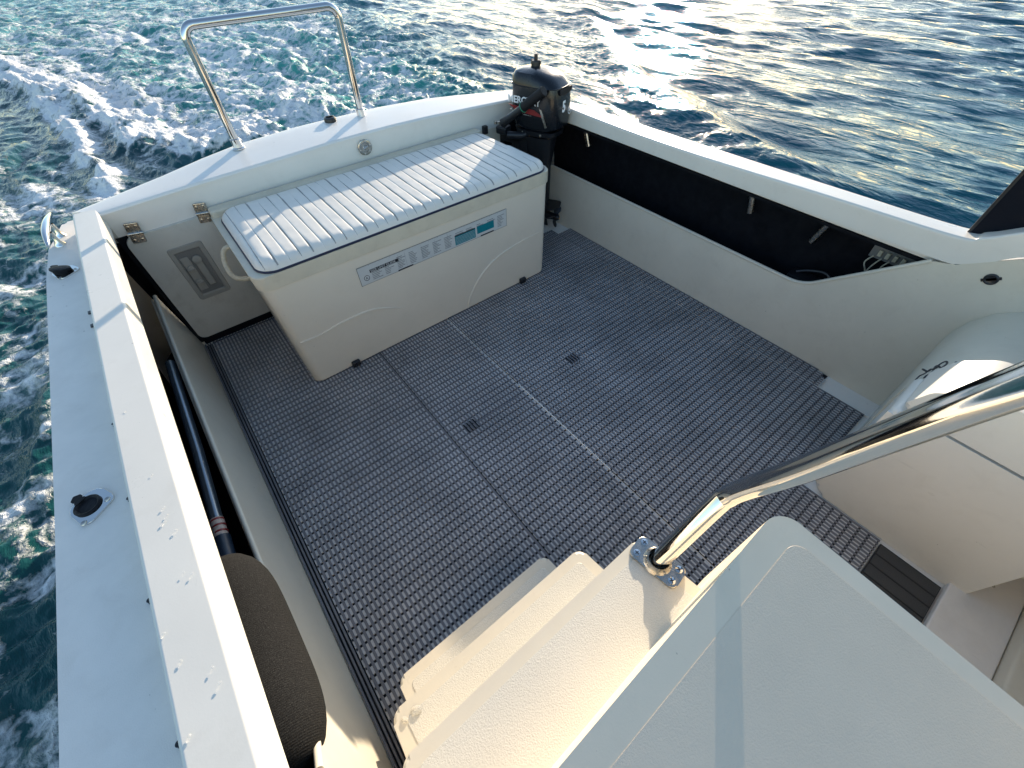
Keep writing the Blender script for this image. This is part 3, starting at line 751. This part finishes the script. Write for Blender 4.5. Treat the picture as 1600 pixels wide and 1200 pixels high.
# starboard locker ---------------------------------------------------------------------------------------------
def build_locker():
    prof = [(-.105, 0), (-.092, .40), (-.098, .46), (-.125, .53), (-.165, .58), (-.215, .612), (-.30, .63), (-.62, .64), (-.62, 0)]
    bm = bmesh.new()
    lo = roundpoly([(-.105, .004), (-.095, .498), (-.610, .498), (-.595, .004)], [.05, .022, .022, .022], 6)
    add_prism(bm, lo, 1.515, 1.328, 'x', .020, 5)
    o = B(bm_obj('locker', bm, M_coam)); o['label'] = 'cream moulded locker beside the companionway'
    up = roundpoly([(-.100, .506), (-.135, .600), (-.20, .655), (-.36, .668), (-1.0, .675), (-1.0, .506)], [.02, .06, .06, .1, .02, .02], 6)
    bm = bmesh.new(); add_prism(bm, up, 1.515, 1.329, 'x', .018, 5)
    sub(bm_obj('locker_lid', bm, M_coam), o)
    bk = [(-.106, 0), (-.090, .38)] + [tuple(v) for v in [( -.092, .43), (-.108, .49), (-.140, .545), (-.19, .585), (-.25, .605), (-1.0, .63), (-1.0, 0)]]
    bm = bmesh.new(); add_prism(bm, bk, 1.517, 1.9495, 'x')
    sub(bm_obj('locker_back', bm, M_liner), o)
    # dark printed emblem on the aft face of the locker back
    strokes = [[(1.547, -.1006, .462), (1.558, -.101, .463), (1.569, -.1014, .465), (1.569, -.1036, .473)],
               [(1.569, -.1036, .473), (1.569, -.1068, .485), (1.585, -.1085, .490), (1.582, -.1139, .500)],
               [(1.527, -.1104, .494), (1.543, -.1111, .495), (1.548, -.1146, .501), (1.5675, -.1155, .503)],
               [(1.635, -.0973, .4495), (1.603, -.1027, .470), (1.572, -.1079, .490), (1.588, -.1097, .4925)],
               [(1.577, -.1148, .5015), (1.600, -.1136, .4995), (1.600, -.1169, .505), (1.579, -.1236, .516)],
               [(1.582, -.1172, .506), (1.604, -.1171, .505), (1.6175, -.1199, .510), (1.620, -.1244, .518), (1.6025, -.1279, .524), (1.587, -.1272, .523), (1.573, -.1244, .518)],
               [(1.557, -.1403, .545), (1.570, -.1399, .545)], [(1.574, -.1412, .5455), (1.595, -.1402, .545)]]
    for st_ in strokes:
        bm = bmesh.new(); add_tube(bm, catmull(st_, 4), .0032, 6)
        sub(bm_obj('emblem_stroke', bm, M_ink), o)
build_locker()
# threshold of the companionway -----------------------------------------------------------------------------------
B(box('sill', 1.0, 1.95, -.72, -.553, .002, .030, M_deck, bev=.006, seg=3))
bm = bmesh.new()
add_box(bm, 1.06, 1.305, -.548, -.366, .002, .010)
for k in range(5):
    x0 = 1.066 + k * .048; add_box(bm, x0, x0 + .042, -.545, -.369, .010, .013, .0015, 1, mi=1)
B(bm_obj('grip_strip', bm, [M_black, M_speck]))
B(box('bulkhead_lip', .64, 1.95, -.80, -.722, .002, .075, M_liner, bev=.010, seg=4))
B(box('cabin_door', .64, 1.95, -.838, -.806, .002, .90, M_liner, bev=.008, seg=3))
for (x, y) in ((1.42, -.640),):
    B(lathe('deck_screw', [(.006, 0), (.005, .0015), (0, .002)], M_steel2, None, tm(x, y, .030), 12))

# ================================================================== FLOOR MATS
PX, PY = .0158, .0312
def mat_piece(rects, label, corner=None):
    bm = bmesh.new()
    def inside(x, y): return any(a <= x <= b and c <= y <= d for a, b, c, d in rects)
    for a, b, c, d in rects:
        add_box(bm, a + .0001, b + (.0035 if b < .7 else 0), c, d, .0015, .0040, mi=2)  # black sheet standing in for the shade below the bars
    x_lo = min(r[0] for r in rects); x_hi = max(r[1] for r in rects); y_lo = min(r[2] for r in rects); y_hi = max(r[3] for r in rects)
    k = math.ceil(x_lo / PX)
    def spans(v, axis):
        s_ = sorted([(r[2], r[3]) if axis == 'x' else (r[0], r[1]) for r in rects if (r[0] <= v <= r[1] if axis == 'x' else r[2] <= v <= r[3])])
        out = []
        for lo, hi in s_:
            if out and lo <= out[-1][1] + 1e-4: out[-1][1] = max(out[-1][1], hi)
            else: out.append([lo, hi])
        return out
    while k * PX < x_hi:
        x = k * PX
        for lo, hi in spans(x, 'x'):
            if corner:
                cx, cy, cr = corner
                if x > cx and lo < cy: lo = max(lo, cy - math.sqrt(max(cr * cr - (x - cx) ** 2, 0)))
            add_box(bm, x - .0042, x + .0042, lo, hi, .0078, .0110, mi=0)
        k += 1
    j = math.ceil(y_lo / PY)
    while j * PY < y_hi - .004:
        y = j * PY
        for lo, hi in spans(y, 'y'):
            if corner:
                cx, cy, cr = corner
                if y < cy: hi = min(hi, cx + math.sqrt(max(cr * cr - (y - cy) ** 2, 0)))
            add_box(bm, lo, hi, y - .0112, y + .0112, .0045, .0096, mi=1)
        j += 1
    for cx, cy in ((.489, .944), (1.105, .958)):      # joining plates between the rolls
        if inside(cx, cy):
            for q in range(4): add_box(bm, cx - .030 + q * .0158, cx - .023 + q * .0158, cy - .026, cy + .026, .0106, .0124, mi=2)
            for q in range(3): add_box(bm, cx - .020 + q * .0158, cx - .012 + q * .0158, cy - .026, cy + .026, .0106, .0122, mi=0)
            add_box(bm, cx + .035, cx + .26, cy - .004, cy + .004, .0100, .0118, mi=0)
    o = bm_obj('floor_mat', bm, [M_bar, M_strap, M_under], None, False)
    tag(o, label, 'floor mat', 'grey ribbed mats laid on the cockpit floor'); return o
mat_piece([(-.262, .190, .312, 2.245), (-.262, -.200, .02, .312)], 'grey ribbed floor mat along the port side, left of the cooler and steps')
mat_piece([(.194, .384, .312, 1.74)], 'narrow grey ribbed mat strip in front of the left drain of the cooler')
mat_piece([(.388, .790, .312, 1.74), (.48, .790, -.36, .312), (.352, .480, .222, .312), (.400, .480, .120, .222)], 'grey ribbed floor mat between the steps and the middle of the cooler')
mat_piece([(.797, 1.50, -.36, 1.74), (1.50, 1.835, -.09, 2.24), (1.32, 1.50, -.09, -.09 + .001)] if False else [(.797, 1.315, -.36, 1.74), (1.315, 1.50, -.085, 1.74), (1.50, 1.835, -.085, 1.93)], 'largest grey ribbed floor mat, right of the white dashed seam')
mat_piece([(1.842, 1.945, .12, 1.86)], 'narrow grey ribbed mat under the starboard side with a rounded end', corner=(1.885, .18, .06))
# border ribs by the port liner
bm = bmesh.new()
for k in range(3): add_box(bm, -.296 + k * .0115, -.290 + k * .0115, .02, 2.24, .004, .0145, .0015, 1)
add_box(bm, -.297, -.264, .022, 2.238, .0015, .0040, mi=1)
tag(bm_obj('floor_mat_border', bm, [M_bar, M_under]), 'ridged dark edging strip of the mats along the port liner', 'mat edging')
# pale floor trim showing beside the starboard mat
B(box('floor_rib', 1.837, 1.8405, -.12, 1.4, .0005, .010, M_white, bev=.001))
B(box('floor_rib', .7915, .7955, .42, 1.0, .0005, .0115, M_white, bev=.001))

# ================================================================== COOLER BOX WITH CUSHION
cool = empty('cooler_box', (.775, 1.92, .015))
tag(cool, 'long cream cooler box with a pleated white seat cushion, against the transom', 'cooler')
CI = Matrix.Translation(-Vector((.775, 1.92, .015)))
def C_(o): o.parent = cool; o.matrix_parent_inverse = CI; return o
def cooler_body():
    bm = bmesh.new(); rings = []
    for z, ins, r in ((.016, .012, .035), (.020, .006, .038), (.10, .004, .038), (.30, .002, .040), (.520, .000, .042), (.532, -.002, .044), (.541, .002, .044), (.545, .008, .044)):
        pl = roundpoly([(.052 + ins, 1.600 + ins * .3), (1.490 - ins, 1.600 + ins * .3), (1.490 - ins, 2.240), (.052 + ins, 2.240)], r, 8)
        rings.append([bm.verts.new((a, b, z)) for a, b in pl])
    for A_, B_ in zip(rings, rings[1:]):
        n = len(A_)
        for k in range(n): bm.faces.new((A_[k], A_[(k + 1) % n], B_[(k + 1) % n], B_[k]))
    bm.faces.new(rings[0][::-1]); bm.faces.new(rings[-1])
    return C_(bm_obj('body', bm, M_box))
body = cooler_body()
def ridge(pts):
    bm = bmesh.new(); P = catmull([Vector((a, 1.6005, z)) for a, z in pts], 8); add_tube(bm, P, [.0008 + .0052 * math.sin(math.pi * min(1, .12 + i / (len(P) - 1) * .88)) ** .5 for i in range(len(P))], 8)
    o = bm_obj('moulded_ridge', bm, M_box); o.parent = body; return o
ridge([(.080, .268), (.163, .264), (.27, .276), (.374, .277), (.44, .266), (.50, .240), (.561, .209)])
ridge([(.922, .018), (.945, .08), (.991, .146), (1.06, .208), (1.156, .253), (1.30, .277), (1.455, .285)])
# wrap of the left ridge onto the end
for dx in (.258, 1.307):
    bm = bmesh.new(); T = tm(dx, 1.594, .030)
    add_box(bm, -.021, .021, -.013, .008, -.016, .016, .008, 3, mtx=T); add_tube(bm, [T @ Vector((-.01, -.012, -.004)), T @ Vector((0, -.018, .014)), T @ Vector((.01, -.012, -.004))], .004, 8)
    C_(bm_obj('hold_down', bm, M_black))
# lid with raised rear shelf
bm = bmesh.new()
add_prism(bm, roundpoly([(.040, 1.592), (1.498, 1.592), (1.498, 2.246), (.040, 2.246)], [.05, .05, .02, .03], 8), .5455, .6035, 'z', .006, 3)
add_prism(bm, roundpoly([(.046, 2.186), (1.494, 2.186), (1.494, 2.246), (.046, 2.246)], .01, 4), .600, .634, 'z', .010, 4)
lid = C_(bm_obj('lid', bm, M_boxing))
def cushion():
    x0, x1, y0, y1 = .070, 1.488, 1.598, 2.192; rc = .075; zb = .605; H_ = .050
    nx, ny = 1300, 90
    xs = np.linspace(x0, x1, nx); ys = y0 + (y1 - y0) * (np.linspace(0, 1, ny) ** 1.0)
    X, Y = np.meshgrid(xs, ys)
    cx, cy = (x0 + x1) / 2, (y0 + y1) / 2; hx, hy = (x1 - x0) / 2, (y1 - y0) / 2
    qx = np.abs(X - cx) - (hx - rc); qy = np.abs(Y - cy) - (hy - rc)
    outr = np.hypot(np.maximum(qx, 0), np.maximum(qy, 0))
    sc = np.where((qx > 0) & (qy > 0) & (outr > rc), rc / np.maximum(outr, 1e-6), 1)
    X = np.where((qx > 0) & (qy > 0), cx + np.sign(X - cx) * (hx - rc + qx * sc), X)
    Y = np.where((qx > 0) & (qy > 0), cy + np.sign(Y - cy) * (hy - rc + qy * sc), Y)
    qx = np.abs(X - cx) - (hx - rc); qy = np.abs(Y - cy) - (hy - rc)
    sdf = np.hypot(np.maximum(qx, 0), np.maximum(qy, 0)) + np.minimum(np.maximum(qx, qy), 0) - rc
    d = np.clip(-sdf, 0, None)
    fr = np.where(Y < cy, .055, .09)
    prof = (1 - (1 - np.clip(d / fr, 0, 1)) ** 2.6) ** .5
    pw = .0455; ph = (X - x0 - .028) / pw
    wob = .0018 * np.sin(ph.astype(int) * 2.3 + Y * 9)
    g = np.abs(np.sin(math.pi * (ph + wob / pw)))
    inn = (X > x0 + .022) & (X < x1 - .022)
    dg = pw * np.minimum((ph + wob / pw) % 1, 1 - (ph + wob / pw) % 1); puff = np.where(inn, 1 - np.exp(-dg / .0030), 1.0); kf = 1 + 2.5 * np.exp(-((Y - y0 - .05) / .06) ** 2)
    backf = .55 + .45 * sstep(0, .35, (y1 - Y) / (y1 - y0))
    Z = zb + prof * (H_ - .010 + .0015 * (1 - (1 - puff) * kf * backf)) - np.where(inn, .0026 * np.exp(-dg / .0013), 0) * np.clip(prof * 3, 0, 1)
    Z += .0012 * fbm(X * 9, Y * 9, 3) * prof
    co = np.stack([X, Y, Z], -1).reshape(-1, 3)
    i, j = np.meshgrid(np.arange(ny - 1), np.arange(nx - 1), indexing='ij')
    q = np.stack([i * nx + j, i * nx + j + 1, (i + 1) * nx + j + 1, (i + 1) * nx + j], -1).reshape(-1, 4)
    me = bpy.data.meshes.new('cushion'); me.from_pydata(co.tolist(), [], q.tolist())
    o = C_(obj('cushion', me, [M_vinyl, M_seam], None, 'all'))
    dgf = np.where(inn, dg, 1.0)[:-1, :-1].ravel(); pr = prof[:-1, :-1].ravel()
    me.polygons.foreach_set('material_index', ((dgf < .0015) & (pr > .25)).astype(np.int32))
    P = roundpoly([(x0, y0), (x1, y0), (x1, y1), (x0, y1)], rc, 10)
    t_ = tube('piping', [(a, b, .6065) for a, b in P], .0048, M_navy, None, 10, True); t_.parent = o
cushion()
# webbing carry handle on the port end
bm = bmesh.new()
hpth = catmull([(.054, 2.02, .548), (.018, 2.02, .543), (-.006, 2.00, .505), (-.010, 1.955, .470), (.008, 1.93, .450), (.054, 1.92, .440)], 6)
add_tube(bm, hpth, .010, 10)
for q in ((.050, 2.02, .546), (.050, 1.92, .441)): add_lathe(bm, [(.018, 0), (.016, .006), (0, .007)], 14, tm(*q) @ rot(-90, 'Y'))
C_(bm_obj('carry_handle', bm, M_rope))
# printed ruler / notice strip on the front
def label_():
    bm = bmesh.new(); y = 1.5992
    def rect(x0, x1, z0, z1, mi, lift=.0003): add_box(bm, x0, x1, y - .0004 - lift, y - lift + .0002, z0, z1, mi=mi)
    X0, X1, Z0, Z1 = .410, 1.208, .404, .494
    rect(X0, X1, Z0, Z1, 1, 0); rect(X0 + .0015, X1 - .0015, Z0 + .0015, Z1 - .0015, 0)
    rect(.462, .600, .452, .467, 1, .0006); rect(.588, .665, Z0, .411, 1, .0006); rect(1.045, 1.125, Z0, .411, 1, .0006)
    rect(.898, 1.016, .412, .456, 2, .0006); rect(.898, 1.016, .456, .462, 1, .0006); rect(1.026, 1.128, .424, .462, 2, .0006)
    for k in range(6): rect(.902, 1.012, .417 + k * .0065, .4182 + k * .0065, 0, .0010)
    for k in range(160):
        xx = X0 + .006 + k * (X1 - X0 - .012) / 160; rect(xx, xx + .0008, Z1 - .0045 - (.003 if k % 10 == 0 else 0), Z1 - .0018, 1, .0006)
    for c in range(12):
        cx = .468 + c * .062
        if c > 6 and c < 11:
            zz = .470; rows = 2
        elif c == 0 or c == 1: zz = .446; rows = 5
        else: zz = .470; rows = 8
        for r_ in range(rows):
            w = .020 + .028 * random.random(); rect(cx, cx + w, zz - r_ * .0075, zz - r_ * .0075 + .0030, 3, .0006)
    for cx in (.602, .635, .72, .79, .86): rect(cx, cx + .0007, Z0 + .012, Z1 - .010, 3, .0006)
    add_lathe(bm, [(.011, 0), (.013, 0), (.013, .0006), (.011, .0006)], 24, tm(.442, y - .0008, .435) @ rot(90, 'X'), 1)
    add_text(bm, 'A', .016, tm(.4365, y - .0012, .4295) @ rot(90, 'X'), 1)
    add_text(bm, 'SIZE LIMIT GUIDE', .0155, tm(.466, y - .0016, .4545) @ rot(90, 'X'), 0)
    o = bm_obj('printed_notice', bm, [M_paper, M_ink, M_teal, M_ink2], None, False); C_(o)
    o['label'] = 'long printed size guide strip with two teal panels'
label_()

# ================================================================== OUTBOARD MOTOR
def outboard():
    root = empty('outboard_motor', (1.82, 2.06, 0)); root.rotation_euler[2] = math.atan2(-.95, .31)
    tag(root, 'small black outboard motor standing in the starboard aft corner of the cockpit', 'outboard motor')
    def se(a, b, n, cx, z, cnt=40):
        out = []
        for k in range(cnt):
            t = 2 * math.pi * k / cnt; c_, s_ = math.cos(t), math.sin(t)
            out.append((cx + a * math.copysign(abs(c_) ** (2 / n), c_), b * math.copysign(abs(s_) ** (2 / n), s_), z))
        return out
    def loft(secs, bm, mi=0):
        rings = [[bm.verts.new(p) for p in s_] for s_ in secs]; n = len(rings[0])
        for A_, B_ in zip(rings, rings[1:]):
            for k in range(n): bm.faces.new((A_[k], A_[(k + 1) % n], B_[(k + 1) % n], B_[k])).material_index = mi
        bm.faces.new(rings[0][::-1]).material_index = mi; bm.faces.new(rings[-1]).material_index = mi
    def P(o): o.parent = root; return o
    def topz(x): return 0
    bm = bmesh.new()
    secs = [se(.120, .085, 3.2, .005, .615), se(.150, .104, 3.6, .008, .640), se(.156, .110, 3.8, .008, .70), se(.154, .110, 3.8, .006, .78), se(.149, .106, 3.6, .000, .83)]
    loft(secs, bm)
    cowl = P(bm_obj('cowl', bm, M_cowl))
    # upper cowl, sloping towards the rear
    bm = bmesh.new()
    up = [se(.151, .108, 3.6, .000, .829), se(.146, .104, 3.4, -.004, .862), se(.128, .092, 3.0, -.010, .884), se(.085, .062, 2.6, -.016, .894), se(.03, .02, 2.2, -.02, .897)]
    up = [[(x, y, z - .030 * max(0, (x - .0)) / .15 * (z > .84)) for x, y, z in s_] for s_ in up]
    loft(up, bm); sub_ = bm_obj('upper_cowl', bm, M_cowl); sub_.parent = cowl
    # lower tray
    bm = bmesh.new(); loft([se(.10, .07, 3, .0, .575), se(.135, .09, 3.2, .0, .590), se(.140, .095, 3.2, .0, .614)], bm); P(bm_obj('lower_cowl', bm, M_black))
    # seam, recessed vent at the rear, side swoosh
    bm = bmesh.new(); add_tube(bm, se(.1535, .1095, 3.6, .000, .829), .0022, 8, True); o = bm_obj('seam', bm, M_black); o.parent = cowl
    bm = bmesh.new(); add_prism(bm, roundpoly([(-.070, .824), (.075, .824), (.060, .800), (.0, .793), (-.060, .800)], .012, 4), .1560, .1605, 'x', .002, 2)
    o = bm_obj('air_intake', bm, M_rubber); o.parent = cowl
    # lettering on the side facing the cockpit (local -Y) and on the rear face
    ys = -.1122
    bm = bmesh.new()
    add_text(bm, 'MERCURY', .046, tm(-.142, ys, .750) @ rot(90, 'X'), 0, .0006, .0012)
    o = bm_obj('lettering', bm, M_letter, None, False); o.parent = cowl; bm = bmesh.new()
    add_text(bm, '5', .070, tm(.1642, -.040, .720) @ rot(90, 'Z') @ rot(90, 'X'), 0, .0006, .003)
    o = bm_obj('number', bm, M_letter, None, False); o.parent = cowl
    bm = bmesh.new(); add_lathe(bm, [(.017, 0), (.021, 0), (.021, .001), (.017, .001)], 24, tm(.1640, .048, .712) @ rot(90, 'Y'), 0)
    add_text(bm, '4', .024, tm(.1642, .041, .704) @ rot(90, 'Z') @ rot(90, 'X'), 0, .0006, .001)
    o = bm_obj('round_mark', bm, M_letter, None, False); o.parent = cowl
    bm = bmesh.new()
    add_prism(bm, [(-.140, .738), (.03, .728), (.09, .700), (-.02, .705), (-.09, .712)], ys - .0006, ys + .003, 'y')
    o = bm_obj('red_stripe', bm, M_red, None, False); o.parent = cowl
    bm = bmesh.new()
    add_prism(bm, [(-.130, .716), (-.06, .704), (.02, .697), (-.04, .697), (-.10, .705)], ys - .0008, ys + .003, 'y')
    add_prism(bm, [(.06, .74), (.075, .735), (.112, .655), (.100, .650)], ys - .0008, ys + .003, 'y')
    o = bm_obj('silver_stripe', bm, M_steel2, None, False); o.parent = cowl
    # fuel cap on top
    bm = bmesh.new()
    add_lathe(bm, [(.026, 0), (.026, .028), (.022, .034), (.010, .034), (.010, .058), (.007, .062), (0, .062)], 18, tm(-.045, .02, .886))
    add_box(bm, -.030, .030, -.006, .006, .016, .036, .002, 1, mtx=tm(-.045, .02, .886))
    P(bm_obj('fuel_cap', bm, M_black))
    bm = bmesh.new(); add_box(bm, -.175, -.140, -.02, .03, .800, .826, .006, 2); P(bm_obj('starter_grip', bm, M_black))
    # tiller, folded up across the side
    a, b = Vector((-.150, -.160, .650)), Vector((.118, -.165, .842))
    mid = a.lerp(b, .52)
    bm = bmesh.new(); add_tube(bm, [a, a.lerp(b, .1), mid], [.024, .021, .018], 16)
    add_box(bm, -.20, -.13, -.165, -.10, .590, .630, .010, 3)
    add_tube(bm, [(-.13, -.15, .590), (-.06, -.10, .585), (-.04, -.06, .59)], .020, 10)
    til = P(bm_obj('tiller', bm, M_black))
    bm = bmesh.new(); gp = [mid.lerp(b, k / 24) for k in range(25)]
    add_tube(bm, gp, [.0235 + .0012 * (k % 2) for k in range(25)], 18); o = bm_obj('grip', bm, M_rubber); o.parent = til
    bm = bmesh.new(); ring = []
    dv = (b - a).normalized(); u_ = dv.orthogonal().normalized(); w_ = dv.cross(u_)
    add_tube(bm, [mid + (u_ * math.cos(t * .5236) + w_ * math.sin(t * .5236)) * .0255 for t in range(12)], .0022, 6, True)
    o = bm_obj('cord', bm, M_green); o.parent = til
    bm = bmesh.new()
    for (x, y, z) in ((-.19, -.175, .645), (-.165, -.18, .65)): add_lathe(bm, [(.010, 0), (.010, .014), (0, .016)], 12, tm(x, y, z))
    o = bm_obj('throttle_knob', bm, M_steel2); o.parent = til
    # mid section, clamp bracket, lower unit
    bm = bmesh.new(); loft([se(.050, .020, 2.4, .03, .10), se(.055, .026, 2.4, .03, .24), se(.070, .046, 2.6, .01, .40), se(.105, .078, 2.8, .0, .577)], bm); P(bm_obj('drive_leg', bm, M_black))
    bm = bmesh.new()
    for sy in (-.075, .055):
        add_box(bm, -.150, -.095, sy, sy + .020, .30, .575, .006, 2); add_box(bm, -.235, -.095, sy, sy + .020, .52, .575, .006, 2)
        add_box(bm, -.235, -.215, sy, sy + .020, .36, .53, .005, 2)
        add_tube(bm, [(-.215, sy + .01, .42), (-.175, sy + .01, .42)], .009, 10); add_box(bm, -.26, -.25, sy - .022, sy + .042, .412, .428, .003, 1); add_tube(bm, [(-.25, sy + .01, .42), (-.215, sy + .01, .42)], .006, 8)
    add_box(bm, -.150, -.040, -.07, .07, .36, .57, .010, 2)
    P(bm_obj('clamp_bracket', bm, M_black))
    for (x, y, z) in ((.06, -.090, .600), (-.06, -.090, .600), (.02, -.056, .50), (.03, -.036, .42), (.05, -.046, .53)):
        bm = bmesh.new(); add_lathe(bm, [(.007, 0), (.007, .004), (0, .006)], 10, tm(x, y, z) @ rot(90, 'X')); P(bm_obj('bolt', bm, M_steel2))
    bm = bmesh.new(); add_prism(bm, roundpoly([(-.06, -.035), (.14, -.075), (.17, 0), (.14, .075), (-.06, .035)], .02, 4), .165, .172, 'z', .002, 1); P(bm_obj('cavitation_plate', bm, M_black))
    bm = bmesh.new()
    add_tube(bm, catmull([(-.09, 0, .095), (-.07, 0, .095), (.0, 0, .095), (.08, 0, .095), (.11, 0, .095)], 4), [.004, .010, .017, .022, .026, .028, .029, .030, .030, .030, .029, .028, .027, .026, .024, .023, .022][:17], 16)
    P(bm_obj('gearcase', bm, M_black))
    bm = bmesh.new(); add_prism(bm, [(-.05, .085), (.07, .085), (.085, .020), (.05, .018), (.01, .05)], -.004, .004, 'y', .001, 1, True); P(bm_obj('skeg', bm, M_black))
    bm = bmesh.new(); add_lathe(bm, [(.022, 0), (.022, .045), (.010, .060), (0, .062)], 16, tm(.11, 0, .095) @ rot(90, 'Y'))
    for k in range(3):
        T = tm(.132, 0, .095) @ rot(120 * k + 70, 'X') @ tm(0, 0, .018) @ rot(28, 'Z')
        bl = roundpoly([(-.012, 0), (.012, 0), (.026, .030), (.020, .055), (-.006, .062), (-.022, .035)], .012, 4)
        add_prism(bm, bl, -.002, .002, 'y', .0008, 1, True, 0, T)
    P(bm_obj('propeller', bm, M_black))
outboard()

# ================================================================== THINGS IN THE PORT POCKET
pole = empty('boat_pole', (-.40, .8, .30))
tag(pole, 'thin blue-grey tubular pole lying in the dark port side pocket', 'pole')
bm = bmesh.new(); add_tube(bm, [(.026, .980, 0), (.016, .45, .0), (.004, .16, 0)], .0175, 16); bm_obj('shaft', bm, M_pole, pole)
bm = bmesh.new(); add_tube(bm, [(.004, .162, 0), (.002, .095, 0)], .0190, 16); o = bm_obj('paper_band', bm, surf('band', (0.45, 0.36, 0.30), .5, .3, 60), pole)
bm = bmesh.new(); 
for k in range(3): add_tube(bm, [(.004, .158 - k * .022, 0), (.0038, .152 - k * .022, 0)], .0195, 16)
bm_obj('band_print', bm, M_red, pole)
bm = bmesh.new(); add_tube(bm, [(.002, .095, 0), (-.002, -.02, 0), (-.01, -.2, 0)], .022, 16); bm_obj('grip', bm, M_blue, pole)
fen = empty('boat_fender', (-.375, .48, .42))
tag(fen, 'dark ribbed cloth-covered fender tucked in the port side pocket', 'fender')
bm = bmesh.new(); prof = []
Ls, Rf = .265, .098
for k in range(25):
    t = -1 + 2 * k / 24; rr_ = Rf * (1 - abs(t) ** 4.2) ** .5 * (1 - .05 * t) if abs(t) < 1 else 0
    prof.append((max(rr_, 0), t * Ls))
add_lathe(bm, prof, 40, rot(-90, 'X') @ Matrix.Diagonal((.98, 1.0, 1, 1)))
for v in bm.verts: v.co.x = v.co.x * 1.0
cov = bm_obj('cover', bm, M_fabric, fen)
bm = bmesh.new(); add_tube(bm, catmull([(.0, -.262, 0), (.01, -.285, .01), (.03, -.295, .02), (.05, -.28, .04)], 4), .007, 8); bm_obj('lanyard_eye', bm, M_steel2, fen)
bm = bmesh.new(); add_tube(bm, [(-.345, .83, .20), (-.345, .80, .40)], .006, 8); add_tube(bm, [(-.36, .83, .20), (-.36, .80, .40)], .006, 8)
# black netting rods at the pocket floor are left dark
bm.free()
